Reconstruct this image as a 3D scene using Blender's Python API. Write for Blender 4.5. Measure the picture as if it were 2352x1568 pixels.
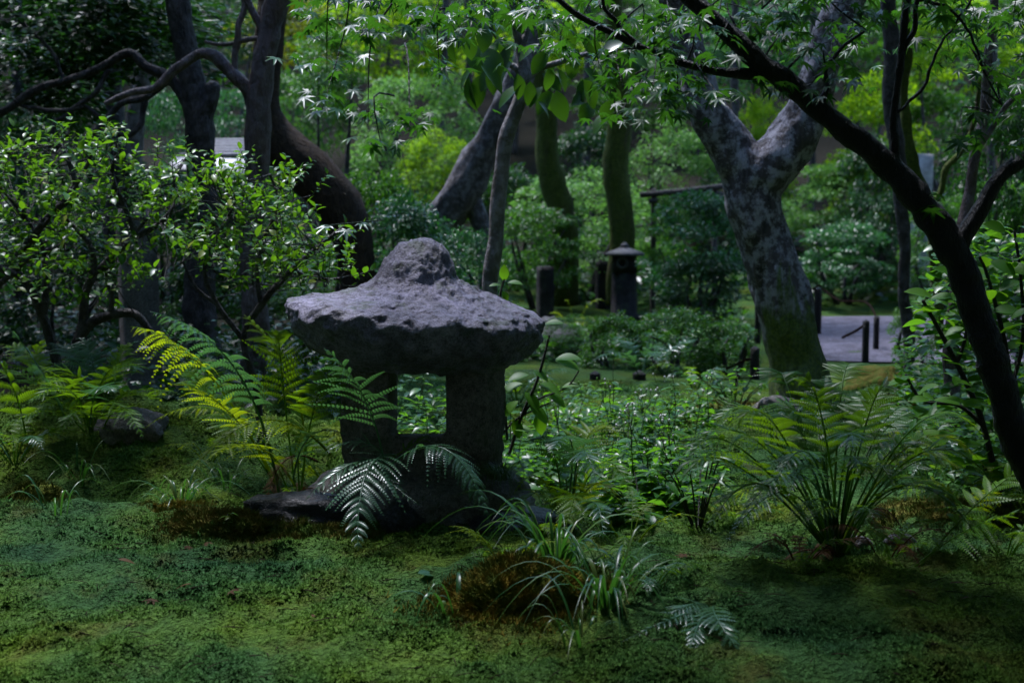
import bpy, bmesh, math, random
import numpy as np
from mathutils import Vector, Matrix, Quaternion

random.seed(7)
rng = np.random.default_rng(7)
scene = bpy.context.scene
for ob in list(bpy.data.objects):
    bpy.data.objects.remove(ob)

# ------------------------------------------------------------------ camera
CAM_H, FPX, PITCH = 1.1, 3267.0, math.radians(5.3)
cam_data = bpy.data.cameras.new('camera')
cam = bpy.data.objects.new('camera', cam_data)
scene.collection.objects.link(cam)
cam.location = (0, 0, CAM_H)
cam.rotation_euler = (math.pi / 2 - PITCH, 0, 0)
cam_data.sensor_width = 36.0
cam_data.lens = 50.0
cam_data.clip_start = 0.05
cam_data.clip_end = 400
cam_data.dof.use_dof = True
cam_data.dof.focus_distance = 4.75
cam_data.dof.aperture_fstop = 3.8
scene.camera = cam

# ------------------------------------------------------------------ sky, sun, exposure
SUN_EL, SUN_AZ = math.radians(66), math.radians(-35)     # azimuth from +Y towards +X
world = bpy.data.worlds.new('World')
scene.world = world
world.use_nodes = True
wn = world.node_tree.nodes
wl = world.node_tree.links
bg = wn['Background']
sky = wn.new('ShaderNodeTexSky')
sky.sky_type = 'NISHITA'
sky.sun_disc = False
sky.sun_elevation = SUN_EL
sky.sun_rotation = SUN_AZ
sky.air_density = 1.0
sky.dust_density = 0.4
sky.ozone_density = 5.0
wl.new(sky.outputs[0], bg.inputs[0])
bg.inputs[1].default_value = 0.10
sun_data = bpy.data.lights.new('sun', 'SUN')
sun_data.energy = 1.5
sun_data.angle = math.radians(11)
sun_data.color = (0.90, 0.91, 1.0)
sun = bpy.data.objects.new('sun', sun_data)
scene.collection.objects.link(sun)
sdir = Vector((math.sin(SUN_AZ) * math.cos(SUN_EL), math.cos(SUN_AZ) * math.cos(SUN_EL), math.sin(SUN_EL)))
sun.rotation_euler = sdir.to_track_quat('Z', 'Y').to_euler()
sun.location = (0, 0, 30)
vs = scene.view_settings
vs.view_transform = 'Standard'
vs.look = 'None'
vs.exposure = 2.45
vs.gamma = 1.0
vs.use_curve_mapping = False
cy = scene.cycles
cy.max_bounces = 4
cy.diffuse_bounces = 1
cy.glossy_bounces = 1
cy.transmission_bounces = 2
cy.transparent_max_bounces = 4
cy.caustics_reflective = False
cy.caustics_refractive = False
cy.sample_clamp_indirect = 4.0
cy.use_denoising = True

# ------------------------------------------------------------------ helpers
ST, CT = math.sin(PITCH), math.cos(PITCH)


def W(px, py, d):
    """point at depth d (metres ahead) seen along a given direction of view"""
    u = (px - 1176) / FPX
    v = (784 - py) / FPX
    dy = CT + v * ST
    dz = -ST + v * CT
    k = d / dy
    return np.array([u * k, d, CAM_H + dz * k])


def smooth01(a, b, x):
    t = np.clip((x - a) / (b - a), 0, 1)
    return t * t * (3 - 2 * t)


def _hash(ix, iy, iz, seed):
    h = (ix.astype(np.int64) * 374761393 + iy.astype(np.int64) * 668265263 + iz.astype(np.int64) * 2147483647 + seed * 1274126177) & 0xFFFFFFFF
    h = ((h ^ (h >> 13)) * 1274126177) & 0xFFFFFFFF
    h = h ^ (h >> 16)
    return (h & 0xFFFFFF) / float(0xFFFFFF)


def vnoise(P, seed=0):
    P = np.asarray(P, float)
    I = np.floor(P).astype(np.int64)
    f = P - I
    f = f * f * (3 - 2 * f)
    r = 0
    for dx in (0, 1):
        wx = f[:, 0] if dx else 1 - f[:, 0]
        for dy in (0, 1):
            wy = f[:, 1] if dy else 1 - f[:, 1]
            for dz in (0, 1):
                wz = f[:, 2] if dz else 1 - f[:, 2]
                r = r + wx * wy * wz * _hash(I[:, 0] + dx, I[:, 1] + dy, I[:, 2] + dz, seed)
    return r * 2 - 1


def fbm(P, octv=4, seed=0, gain=0.5):
    a, s, r = 1.0, 1.0, 0
    for o in range(octv):
        r = r + a * vnoise(np.asarray(P) * s, seed + o * 17)
        a *= gain
        s *= 2.03
    return r


def worley(P, seed=0):
    """distance to nearest random cell point: gives chipped, faceted relief"""
    P = np.asarray(P, float)
    I = np.floor(P).astype(np.int64)
    best = np.full(len(P), 9.0)
    for dx in (-1, 0, 1):
        for dy in (-1, 0, 1):
            for dz in (-1, 0, 1):
                C = I + np.array([dx, dy, dz])
                q = np.stack([C[:, k] + _hash(C[:, 0], C[:, 1], C[:, 2], seed + 5 * k) for k in range(3)], 1)
                best = np.minimum(best, ((P - q) ** 2).sum(1))
    return np.sqrt(best)


def make_mesh(name, V, F, mat=None, smooth=False):
    V = np.asarray(V, np.float32)
    F = np.asarray(F, np.int32)
    me = bpy.data.meshes.new(name)
    k = F.shape[1]
    me.vertices.add(len(V))
    me.vertices.foreach_set('co', V.ravel())
    me.loops.add(F.size)
    me.loops.foreach_set('vertex_index', F.ravel())
    me.polygons.add(len(F))
    me.polygons.foreach_set('loop_start', np.arange(0, F.size, k, dtype=np.int32))
    if smooth:
        me.polygons.foreach_set('use_smooth', np.ones(len(F), bool))
    me.update(calc_edges=True)
    if mat:
        me.materials.append(mat)
    return me


def link(name, me, parent=None, loc=(0, 0, 0)):
    o = bpy.data.objects.new(name, me)
    scene.collection.objects.link(o)
    o.location = loc
    if parent is not None:
        o.parent = parent
    return o


def tag(o, label=None, cat=None, group=None, kind=None):
    if label:
        o['label'] = label
    if cat:
        o['category'] = cat
    if group:
        o['group'] = group
    if kind:
        o['kind'] = kind
    return o


def thing(name, label, cat, loc, group=None):
    o = link(name, None, None, tuple(float(c) for c in loc))
    o.empty_display_size = 0.1
    return tag(o, label, cat, group)


def part(root, name, V, F, mat, smooth=True, parent=None):
    """a mesh part given in world coordinates; its origin is the thing's base"""
    base = np.array(root.location)
    return link(name, make_mesh(name, np.asarray(V) - base, F, mat, smooth), parent or root)


def cat_mesh(lst):
    Vs, Fs, n = [], [], 0
    for V, F in lst:
        Vs.append(np.asarray(V, float))
        Fs.append(np.asarray(F, np.int64) + n)
        n += len(V)
    return np.concatenate(Vs), np.concatenate(Fs)


def catmull(P, R, step):
    P = np.asarray(P, float)
    R = np.asarray(R, float)
    n = len(P)
    oP, oR = [], []
    for i in range(n - 1):
        p0, p1, p2, p3 = P[max(i - 1, 0)], P[i], P[i + 1], P[min(i + 2, n - 1)]
        L = np.linalg.norm(p2 - p1)
        m = max(2, int(L / step))
        for t in np.arange(m) / m:
            oP.append(0.5 * ((2 * p1) + (-p0 + p2) * t + (2 * p0 - 5 * p1 + 4 * p2 - p3) * t * t + (-p0 + 3 * p1 - 3 * p2 + p3) * t ** 3))
            oR.append(R[i] + (R[i + 1] - R[i]) * (t * t * (3 - 2 * t)))
    oP.append(P[-1])
    oR.append(R[-1])
    return np.array(oP), np.array(oR)


def tube(P, R, seg=10, step=None, rough=0.0, freq=6.0, seed=0, spline=True, gnarl=0.0):
    """tapered limb with bark relief along a smooth path -> quads"""
    P = np.asarray(P, float)
    R = np.asarray(R, float)
    if spline and len(P) > 1:
        P, R = catmull(P, R, step or max(R.mean() * 0.9, 0.004))
    if gnarl:
        f = 1.0 / (R.mean() * 7)
        P = P + gnarl * R[:, None] * np.stack([vnoise(P * f, seed + 201), vnoise(P * f, seed + 202) * .5, vnoise(P * f, seed + 203)], 1) * np.clip(np.arange(len(P)) / 4, 0, 1)[:, None]
        R = R * (1 + .12 * vnoise(P * f * 1.7, seed + 204))
    n = len(P)
    T = np.gradient(P, axis=0)
    T /= np.linalg.norm(T, axis=1)[:, None] + 1e-12
    ref = np.array([1.0, 0, 0]) if abs(T[0][0]) < 0.8 else np.array([0, 1.0, 0])
    U = np.zeros_like(P)
    u = ref - T[0] * ref.dot(T[0])
    for i in range(n):
        u = u - T[i] * u.dot(T[i])
        u /= np.linalg.norm(u) + 1e-12
        U[i] = u
    B = np.cross(T, U)
    a = np.linspace(0, 2 * math.pi, seg, endpoint=False)
    D = U[:, None, :] * np.cos(a)[None, :, None] + B[:, None, :] * np.sin(a)[None, :, None]
    if rough:
        Q = (P[:, None, :] + D * R[:, None, None]).reshape(-1, 3)
        k = fbm(Q * freq, 4, seed).reshape(n, seg)
        rr = R[:, None] * (1 + rough * k)
    else:
        rr = np.repeat(R[:, None], seg, 1)
    V = (P[:, None, :] + D * rr[:, :, None]).reshape(-1, 3)
    V = np.concatenate([V, P[-1:] + T[-1:] * R[-1] * 0.6, P[:1]])
    i = np.arange(n - 1)[:, None] * seg
    j = np.arange(seg)[None, :]
    j2 = (j + 1) % seg
    F = np.stack([i + j, i + j2, i + seg + j2, i + seg + j], -1).reshape(-1, 4)
    e, s0 = n * seg, n * seg + 1
    jj = np.arange(seg)
    cap = np.stack([(n - 1) * seg + jj, (n - 1) * seg + (jj + 1) % seg, np.full(seg, e), np.full(seg, e)], 1)
    cap0 = np.stack([(jj + 1) % seg, jj, np.full(seg, s0), np.full(seg, s0)], 1)
    # caps as triangles stored as quads are degenerate: split the quads instead
    F3 = np.concatenate([F[:, [0, 1, 2]], F[:, [0, 2, 3]], cap[:, :3], cap0[:, :3]])
    return V, F3


def pxtube(pts, d, seg=10, rough=0.0, freq=6.0, seed=0, step=None, gnarl=0.0):
    """pts: (px, py, r_px[, d]) along the line of sight grid -> tube in the world"""
    P, R = [], []
    for q in pts:
        dd = q[3] if len(q) > 3 else d
        P.append(W(q[0], q[1], dd))
        R.append(q[2] * dd / FPX)
    return tube(P, R, seg, step, rough, freq, seed, True, gnarl)


def remesh(V, F, voxel, name='tmp'):
    me = make_mesh(name, V, F)
    o = link(name, me)
    m = o.modifiers.new('r', 'REMESH')
    m.mode = 'VOXEL'
    m.voxel_size = voxel
    s = o.modifiers.new('s', 'SMOOTH')
    s.factor = 0.5
    s.iterations = 3
    dg = bpy.context.evaluated_depsgraph_get()
    ev = o.evaluated_get(dg)
    m2 = ev.to_mesh()
    m2.calc_loop_triangles()
    nv = len(m2.vertices)
    co = np.empty(nv * 3, np.float32)
    m2.vertices.foreach_get('co', co)
    no = np.empty(nv * 3, np.float32)
    m2.vertices.foreach_get('normal', no)
    tr = np.empty(len(m2.loop_triangles) * 3, np.int32)
    m2.loop_triangles.foreach_get('vertices', tr)
    ev.to_mesh_clear()
    bpy.data.objects.remove(o)
    bpy.data.meshes.remove(me)
    return co.reshape(-1, 3).astype(float), no.reshape(-1, 3).astype(float), tr.reshape(-1, 3).astype(np.int64)


def unit(v):
    v = np.asarray(v, float)
    return v / (np.linalg.norm(v, axis=-1, keepdims=True) + 1e-12)


def scatter(T, TF, pos, dirs, nrm, scale):
    """copies of a leaf template (tip along +Y, face +Z) -> one mesh"""
    pos = np.asarray(pos, float)
    n = len(pos)
    Y = unit(dirs)
    Z = nrm - Y * (nrm * Y).sum(1, keepdims=True)
    Z = unit(Z)
    X = np.cross(Y, Z)
    s = np.broadcast_to(np.asarray(scale, float), (n,))
    V = (T[None, :, 0:1] * X[:, None, :] + T[None, :, 1:2] * Y[:, None, :] + T[None, :, 2:3] * Z[:, None, :]) * s[:, None, None] + pos[:, None, :]
    k = len(T)
    F = (TF[None] + (np.arange(n) * k)[:, None, None]).reshape(-1, 3)
    return V.reshape(-1, 3), F


def quat_from(Y, Z):
    Y = Vector(Y).normalized()
    Z = Vector(Z)
    Z = (Z - Y * Z.dot(Y)).normalized()
    X = Y.cross(Z)
    return Matrix((X, Y, Z)).transposed().to_quaternion()


# leaf shapes
LEAF2 = (np.array([[0, 0, 0], [.27, .42, .05], [0, 1, -.08], [-.27, .42, .05]], float), np.array([[0, 1, 2], [0, 2, 3]]))
LEAF4 = (np.array([[0, 0, 0], [.25, .42, .08], [0, 1, -.12], [-.25, .42, .08], [0, .45, 0]], float),
         np.array([[0, 1, 4], [4, 1, 2], [4, 2, 3], [0, 4, 3]]))


def oval_leaf(w=.26, m=5, fold=.10, droop=.22, peak=.42):
    V = []
    t = np.linspace(0, 1, m + 2)[1:-1]
    prof = lambda x: w * (np.sin(math.pi * x ** (math.log(.5) / math.log(peak)))) ** .8
    V.append([0, 0, 0])
    for x in t:
        z = -droop * x * x + .05 * x
        V += [[-prof(x), x, z + fold * prof(x) / w * .6], [0, x, z], [prof(x), x, z + fold * prof(x) / w * .6]]
    V.append([0, 1, -droop + .05])
    F = [[0, 2, 1], [0, 3, 2]]
    for i in range(m - 1):
        a = 1 + i * 3
        F += [[a, a + 1, a + 4], [a, a + 4, a + 3], [a + 1, a + 2, a + 5], [a + 1, a + 5, a + 4]]
    a = 1 + (m - 1) * 3
    e = len(V) - 1
    F += [[a, a + 1, e], [a + 1, a + 2, e]]
    return np.array(V, float), np.array(F)


def maple_leaf(narrow=1.0):
    ang = [-128, -84, -41, 0, 41, 84, 128]
    ln = [.34, .66, .90, 1.0, .90, .66, .34]
    V = [[0, 0, 0]]
    F = []
    out = []
    notch = .34
    out.append((180 + 40, .06))
    for i, (a, l) in enumerate(zip(ang, ln)):
        out.append((a - 10.5 * narrow, l * .58))
        out.append((a, l))
        out.append((a + 10.5 * narrow, l * .58))
        if i < 6:
            out.append(((a + ang[i + 1]) / 2, notch))
    for a, r in out:
        t = math.radians(a)
        V.append([math.sin(t) * r, math.cos(t) * r + .0, -.30 * r * r + .03 * r])
    n = len(V)
    for i in range(1, n):
        F.append([0, i + 1 if i + 1 < n else 1, i])
    V = np.array(V, float)
    return V, np.array(F)


OVAL = oval_leaf()
BROAD = oval_leaf(.30, 6, .12, .25, .5)
LANCE = oval_leaf(.15, 5, .06, .28, .38)
MAPLE = maple_leaf()

# ------------------------------------------------------------------ materials
def new_mat(name):
    m = bpy.data.materials.new(name)
    m.use_nodes = True
    nt = m.node_tree
    return m, nt, nt.nodes, nt.links, nt.nodes['Principled BSDF']


def ramp(n, stops):
    r = n.new('ShaderNodeValToRGB')
    e = r.color_ramp.elements
    while len(e) < len(stops):
        e.new(0.5)
    for k, (p, c) in enumerate(stops):
        e[k].position = p
        e[k].color = (c[0], c[1], c[2], 1)
    return r


def noise_node(n, l, scale, detail=4, vec=None, rough=.55):
    t = n.new('ShaderNodeTexNoise')
    t.inputs['Scale'].default_value = scale
    t.inputs['Detail'].default_value = detail
    t.inputs['Roughness'].default_value = rough
    if vec is not None:
        l.new(vec, t.inputs['Vector'])
    return t


def bump_node(n, l, height, strength, dist, prev=None):
    b = n.new('ShaderNodeBump')
    b.inputs['Strength'].default_value = strength
    b.inputs['Distance'].default_value = dist
    l.new(height, b.inputs['Height'])
    if prev is not None:
        l.new(prev, b.inputs['Normal'])
    return b


def leaf_mat(name, cols, trans=(.2, .35, .02), tfac=.35, rough=.35, spec=.5, per='island'):
    m, nt, n, l, p = new_mat(name)
    if per == 'island':
        g = n.new('ShaderNodeNewGeometry')
        rnd = g.outputs['Random Per Island']
    else:
        g = n.new('ShaderNodeObjectInfo')
        rnd = g.outputs['Random']
    r = ramp(n, [(i / max(len(cols) - 1, 1), c) for i, c in enumerate(cols)])
    l.new(rnd, r.inputs[0])
    l.new(r.outputs[0], p.inputs['Base Color'])
    p.inputs['Roughness'].default_value = rough
    p.inputs['Specular IOR Level'].default_value = spec
    tr = n.new('ShaderNodeBsdfTranslucent')
    mx = n.new('ShaderNodeMix')
    mx.data_type = 'RGBA'
    mx.blend_type = 'MULTIPLY'
    mx.inputs[0].default_value = 0.35
    mx.inputs[6].default_value = (*trans, 1)
    l.new(r.outputs[0], mx.inputs[7])
    l.new(mx.outputs[2], tr.inputs['Color'])
    ms = n.new('ShaderNodeMixShader')
    ms.inputs[0].default_value = tfac
    l.new(p.outputs[0], ms.inputs[1])
    l.new(tr.outputs[0], ms.inputs[2])
    l.new(ms.outputs[0], n['Material Output'].inputs['Surface'])
    return m


M = {}
M['leaf_dark'] = leaf_mat('leaf_dark', [(.004, .018, .004), (.010, .042, .009), (.024, .075, .016)], (.07, .28, .02), .20, .36, .24)
M['leaf_mid'] = leaf_mat('leaf_mid', [(.006, .034, .005), (.022, .085, .012), (.065, .165, .022)], (.16, .48, .02), .26, .40, .20)
M['leaf_blue'] = leaf_mat('leaf_blue', [(.007, .036, .014), (.024, .085, .030), (.058, .150, .054)], (.10, .42, .06), .22, .36, .28)
M['leaf_pale'] = leaf_mat('leaf_pale', [(.030, .105, .018), (.080, .195, .036), (.13, .26, .055)], (.28, .62, .09), .30, .42, .18)
M['leaf_bright'] = leaf_mat('leaf_bright', [(.028, .105, .004), (.080, .205, .007), (.15, .26, .010)], (.46, .76, .015), .42, .5, .10)  # light maple green, brightened to stand for backlit, sunlit crowns
M['leaf_olive'] = leaf_mat('leaf_olive', [(.035, .065, .005), (.065, .105, .008), (.095, .125, .010)], (.38, .45, .01), .42, .5, .2)
M['leaf_shrub'] = leaf_mat('leaf_shrub', [(.012, .055, .008), (.024, .085, .010), (.045, .125, .012), (.080, .150, .014)], (.22, .52, .015), .35, .34, .20)
M['leaf_shrub_obj'] = leaf_mat('leaf_shrub_obj', [(.014, .060, .008), (.030, .100, .010), (.055, .140, .012), (.20, .22, .03)], (.25, .55, .015), .35, .34, .20, 'object')
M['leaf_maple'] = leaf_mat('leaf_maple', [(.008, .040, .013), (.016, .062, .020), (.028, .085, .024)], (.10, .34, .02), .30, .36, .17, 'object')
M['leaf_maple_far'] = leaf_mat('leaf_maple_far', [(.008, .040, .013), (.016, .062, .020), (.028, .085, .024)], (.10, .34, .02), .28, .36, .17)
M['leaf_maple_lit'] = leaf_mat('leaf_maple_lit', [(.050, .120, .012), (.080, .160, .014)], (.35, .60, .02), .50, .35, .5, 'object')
M['leaf_broad'] = leaf_mat('leaf_broad', [(.022, .080, .008), (.038, .115, .010), (.058, .145, .012)], (.24, .55, .015), .45, .45, .16, 'object')
M['leaf_herb'] = leaf_mat('leaf_herb', [(.018, .070, .010), (.030, .105, .012), (.048, .130, .016)], (.20, .52, .02), .42, .32, .22, 'object')
M['leaf_under'] = leaf_mat('leaf_under', [(.014, .062, .008), (.028, .098, .010), (.050, .130, .014)], (.20, .52, .02), .42, .32, .25)
M['leaf_big'] = leaf_mat('leaf_big', [(.008, .032, .006), (.014, .052, .008), (.022, .068, .010)], (.10, .28, .012), .30, .34, .3, 'object')
M['frond'] = leaf_mat('frond', [(.022, .080, .006), (.045, .120, .008), (.075, .15, .010)], (.28, .52, .01), .45, .42, .14, 'object')
M['frond_dark'] = leaf_mat('frond_dark', [(.010, .042, .006), (.022, .072, .008), (.040, .100, .008)], (.20, .42, .01), .40, .40, .18, 'object')
M['frond_yellow'] = leaf_mat('frond_yellow', [(.065, .125, .005), (.10, .160, .007)], (.48, .62, .01), .48, .45, .12, 'object')
M['frond_blue'] = leaf_mat('frond_blue', [(.030, .090, .042), (.048, .115, .060)], (.14, .38, .08), .30, .30, .42, 'object')
M['frond_dead'] = leaf_mat('frond_dead', [(.034, .017, .006), (.055, .030, .010)], (.10, .05, .01), .15, .7, .08, 'object')
M['blade'] = leaf_mat('blade', [(.008, .038, .010), (.014, .058, .014), (.030, .090, .016), (.07, .085, .02)], (.10, .34, .03), .25, .34, .22, 'object')
M['blade_fine'] = leaf_mat('blade_fine', [(.030, .080, .016), (.055, .11, .020)], (.20, .40, .03), .3, .3, .5)
M['shade_wood_leaf'] = leaf_mat('shade_wood_leaf', [(.010, .025, .008), (.020, .045, .012)], (.05, .10, .02), .15, .6, .2)
M['white_petal'] = leaf_mat('white_petal', [(.6, .6, .58), (.75, .75, .72)], (.6, .6, .55), .3, .5, .3)
M['pink_petal'] = leaf_mat('pink_petal', [(.5, .2, .18), (.55, .25, .22)], (.5, .2, .15), .3, .5, .3)


def bark_mat(name, c1, c2, c3=None, scale=18, rough=.7, moss=0.0, moss_top=0.0, lichen=0.0, spec=.35, stretch=.35, mossz=1, moss_x=None):
    m, nt, n, l, p = new_mat(name)
    g = n.new('ShaderNodeNewGeometry')
    mp = n.new('ShaderNodeMapping')
    mp.inputs['Scale'].default_value = (1, 1, stretch)
    l.new(g.outputs['Position'], mp.inputs['Vector'])
    n1 = noise_node(n, l, scale, 6, mp.outputs[0], .65)
    r = ramp(n, [(.32, c1), (.62, c2)] + ([(.8, c3)] if c3 else []))
    l.new(n1.outputs[0], r.inputs[0])
    col = r.outputs[0]
    if lichen:
        n2 = noise_node(n, l, 17, 8, g.outputs['Position'], .72)
        r2 = ramp(n, [(.46, (0, 0, 0)), (.58, (1, 1, 1))])
        l.new(n2.outputs[0], r2.inputs[0])
        mx = n.new('ShaderNodeMix')
        mx.data_type = 'RGBA'
        mul = n.new('ShaderNodeMath')
        mul.operation = 'MULTIPLY'
        mul.inputs[1].default_value = lichen
        l.new(r2.outputs[0], mul.inputs[0])
        l.new(mul.outputs[0], mx.inputs[0])
        l.new(col, mx.inputs[6])
        mx.inputs[7].default_value = (.40, .375, .43, 1)
        col = mx.outputs[2]
    if moss:
        sx = n.new('ShaderNodeSeparateXYZ')
        l.new(g.outputs['Position'], sx.inputs[0])
        n3 = noise_node(n, l, 7, 5, mp.outputs[0], .6)
        ma = n.new('ShaderNodeMath')          # noise*1.2 - (z - moss_top)
        ma.operation = 'MULTIPLY_ADD'
        ma.inputs[1].default_value = 1.1
        l.new(n3.outputs[0], ma.inputs[0])
        mz = n.new('ShaderNodeMath')
        mz.operation = 'SUBTRACT'
        mz.inputs[0].default_value = moss_top
        if mossz:
            l.new(sx.outputs[2], mz.inputs[1])
        else:
            mz.inputs[1].default_value = 0
        l.new(mz.outputs[0], ma.inputs[2])
        mval = ma.outputs[0]
        if moss_x is not None:               # moss clings mostly to one side, in ragged tongues
            ma.inputs[1].default_value = 2.4
            mq = n.new('ShaderNodeMath')
            mq.operation = 'MULTIPLY_ADD'
            mq.inputs[1].default_value = 1.6
            mq.inputs[2].default_value = -1.6 * moss_x
            l.new(sx.outputs[0], mq.inputs[0])
            mr = n.new('ShaderNodeMath')
            mr.operation = 'ADD'
            l.new(ma.outputs[0], mr.inputs[0])
            l.new(mq.outputs[0], mr.inputs[1])
            mval = mr.outputs[0]
        r3 = ramp(n, [(.50, (0, 0, 0)), (.66, (moss, moss, moss))])
        l.new(mval, r3.inputs[0])
        n4 = noise_node(n, l, 60, 3, g.outputs['Position'])
        rm = ramp(n, [(.3, (.030, .060, .006)), (.55, (.085, .140, .010)), (.8, (.15, .20, .018))])
        l.new(n4.outputs[0], rm.inputs[0])
        mx = n.new('ShaderNodeMix')
        mx.data_type = 'RGBA'
        l.new(r3.outputs[0], mx.inputs[0])
        l.new(col, mx.inputs[6])
        l.new(rm.outputs[0], mx.inputs[7])
        col = mx.outputs[2]
    l.new(col, p.inputs['Base Color'])
    p.inputs['Roughness'].default_value = rough
    p.inputs['Specular IOR Level'].default_value = spec
    b = bump_node(n, l, n1.outputs[0], 1.0, .035)
    nb_ = noise_node(n, l, scale * 4, 4, mp.outputs[0], .6)
    b = bump_node(n, l, nb_.outputs[0], .7, .010, b.outputs[0])
    l.new(b.outputs[0], p.inputs['Normal'])
    return m


M['bark_dark'] = bark_mat('bark_dark', (.008, .007, .007), (.042, .033, .033), (.085, .074, .080), 16, .6, spec=.3, lichen=.12)
M['bark_wet'] = bark_mat('bark_wet', (.003, .003, .0035), (.010, .009, .011), (.022, .021, .026), 34, .5, spec=.35)
M['bark_brown'] = bark_mat('bark_brown', (.028, .016, .016), (.11, .074, .074), (.20, .155, .165), 13, .5, spec=.4, lichen=.15)
M['bark_grey'] = bark_mat('bark_grey', (.06, .05, .045), (.16, .14, .13), (.25, .23, .21), 14, .7, lichen=.35)
M['bark_lichen'] = bark_mat('bark_lichen', (.022, .017, .019), (.100, .082, .090), (.17, .145, .16), 20, .62, moss=.9, moss_top=.48, lichen=.85, stretch=.16, moss_x=1.75)
M['bark_rough'] = bark_mat('bark_rough', (.018, .015, .015), (.085, .072, .074), (.20, .175, .19), 9, .65, lichen=.30, stretch=.2)
M['bark_moss'] = bark_mat('bark_moss', (.020, .015, .010), (.070, .055, .032), None, 12, .85, moss=.55, moss_top=.15, stretch=.5, spec=.15, mossz=0)
M['bark_mossbrown'] = bark_mat('bark_mossbrown', (.026, .016, .010), (.075, .046, .028), (.10, .085, .04), 26, .9, stretch=.6)
M['stem'] = bark_mat('stem', (.012, .016, .008), (.030, .036, .016), None, 60, .5)
M['stem_green'] = bark_mat('stem_green', (.03, .06, .014), (.05, .10, .02), None, 40, .4)
M['stem_black'] = bark_mat('stem_black', (.008, .006, .005), (.018, .014, .010), None, 60, .45)
M['post_wood'] = bark_mat('post_wood', (.008, .007, .006), (.02, .017, .016), None, 40, .55)
M['rope'] = bark_mat('rope', (.025, .012, .007), (.06, .03, .018), None, 90, .9, spec=.1)


def stone_mat(name, c1, c2, scale=40, rough=.6, bump=.5, moss=0, spec=.4, fine=160):
    m, nt, n, l, p = new_mat(name)
    g = n.new('ShaderNodeNewGeometry')
    n1 = noise_node(n, l, scale, 8, g.outputs['Position'], .7)
    n2 = noise_node(n, l, fine, 3, g.outputs['Position'], .6)
    mixf = n.new('ShaderNodeMath')
    mixf.operation = 'ADD'
    l.new(n1.outputs[0], mixf.inputs[0])
    sc = n.new('ShaderNodeMath')
    sc.operation = 'MULTIPLY_ADD'
    sc.inputs[1].default_value = .7
    sc.inputs[2].default_value = -.35
    l.new(n2.outputs[0], sc.inputs[0])
    l.new(sc.outputs[0], mixf.inputs[1])
    r = ramp(n, [(.30, c1), (.70, c2)])
    l.new(mixf.outputs[0], r.inputs[0])
    col = r.outputs[0]
    n5 = noise_node(n, l, 4.5, 6, g.outputs['Position'], .7)
    r5 = ramp(n, [(.34, (.42, .40, .38)), (.62, (1.15, 1.15, 1.15))])
    l.new(n5.outputs[0], r5.inputs[0])
    m5 = n.new('ShaderNodeMix')
    m5.data_type = 'RGBA'
    m5.blend_type = 'MULTIPLY'
    m5.inputs[0].default_value = 1
    l.new(col, m5.inputs[6])
    l.new(r5.outputs[0], m5.inputs[7])
    col = m5.outputs[2]
    n3 = noise_node(n, l, 9, 5, g.outputs['Position'], .65)
    if moss:
        r3 = ramp(n, [(.55, (0, 0, 0)), (.63, (moss, moss, moss))])
        l.new(n3.outputs[0], r3.inputs[0])
        mx = n.new('ShaderNodeMix')
        mx.data_type = 'RGBA'
        l.new(r3.outputs[0], mx.inputs[0])
        l.new(col, mx.inputs[6])
        mx.inputs[7].default_value = (.030, .050, .012, 1)
        col = mx.outputs[2]
    l.new(col, p.inputs['Base Color'])
    p.inputs['Roughness'].default_value = rough
    p.inputs['Specular IOR Level'].default_value = spec
    b1 = bump_node(n, l, n1.outputs[0], bump, .02)
    b2 = bump_node(n, l, n2.outputs[0], bump * .8, .006, b1.outputs[0])
    l.new(b2.outputs[0], p.inputs['Normal'])
    return m


M['stone'] = stone_mat('stone', (.040, .037, .054), (.34, .31, .45), 26, .5, 1.6, .75, .5)  # violet in the cap colour stands for blue sky light on it
M['stone_rough'] = stone_mat('stone_rough', (.055, .049, .046), (.24, .215, .20), 46, .7, 1.0, .45, .3, 190)
M['stone_wet'] = stone_mat('stone_wet', (.003, .003, .005), (.012, .011, .016), 18, .36, 1.2, 0, .5)
M['stone_grey'] = stone_mat('stone_grey', (.04, .038, .042), (.13, .125, .135), 60, .7, .5, .3)
M['granite_post'] = stone_mat('granite_post', (.045, .042, .042), (.19, .178, .178), 90, .75, .4, .2, .3, 260)
M['slab_white'] = stone_mat('slab_white', (.40, .40, .41), (.62, .61, .62), 14, .7, .3, 0)
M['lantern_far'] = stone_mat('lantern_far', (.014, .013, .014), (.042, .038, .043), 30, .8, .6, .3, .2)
M['post_far'] = stone_mat('post_far', (.012, .011, .011), (.042, .038, .040), 50, .8, .6, .3, .2)


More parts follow.
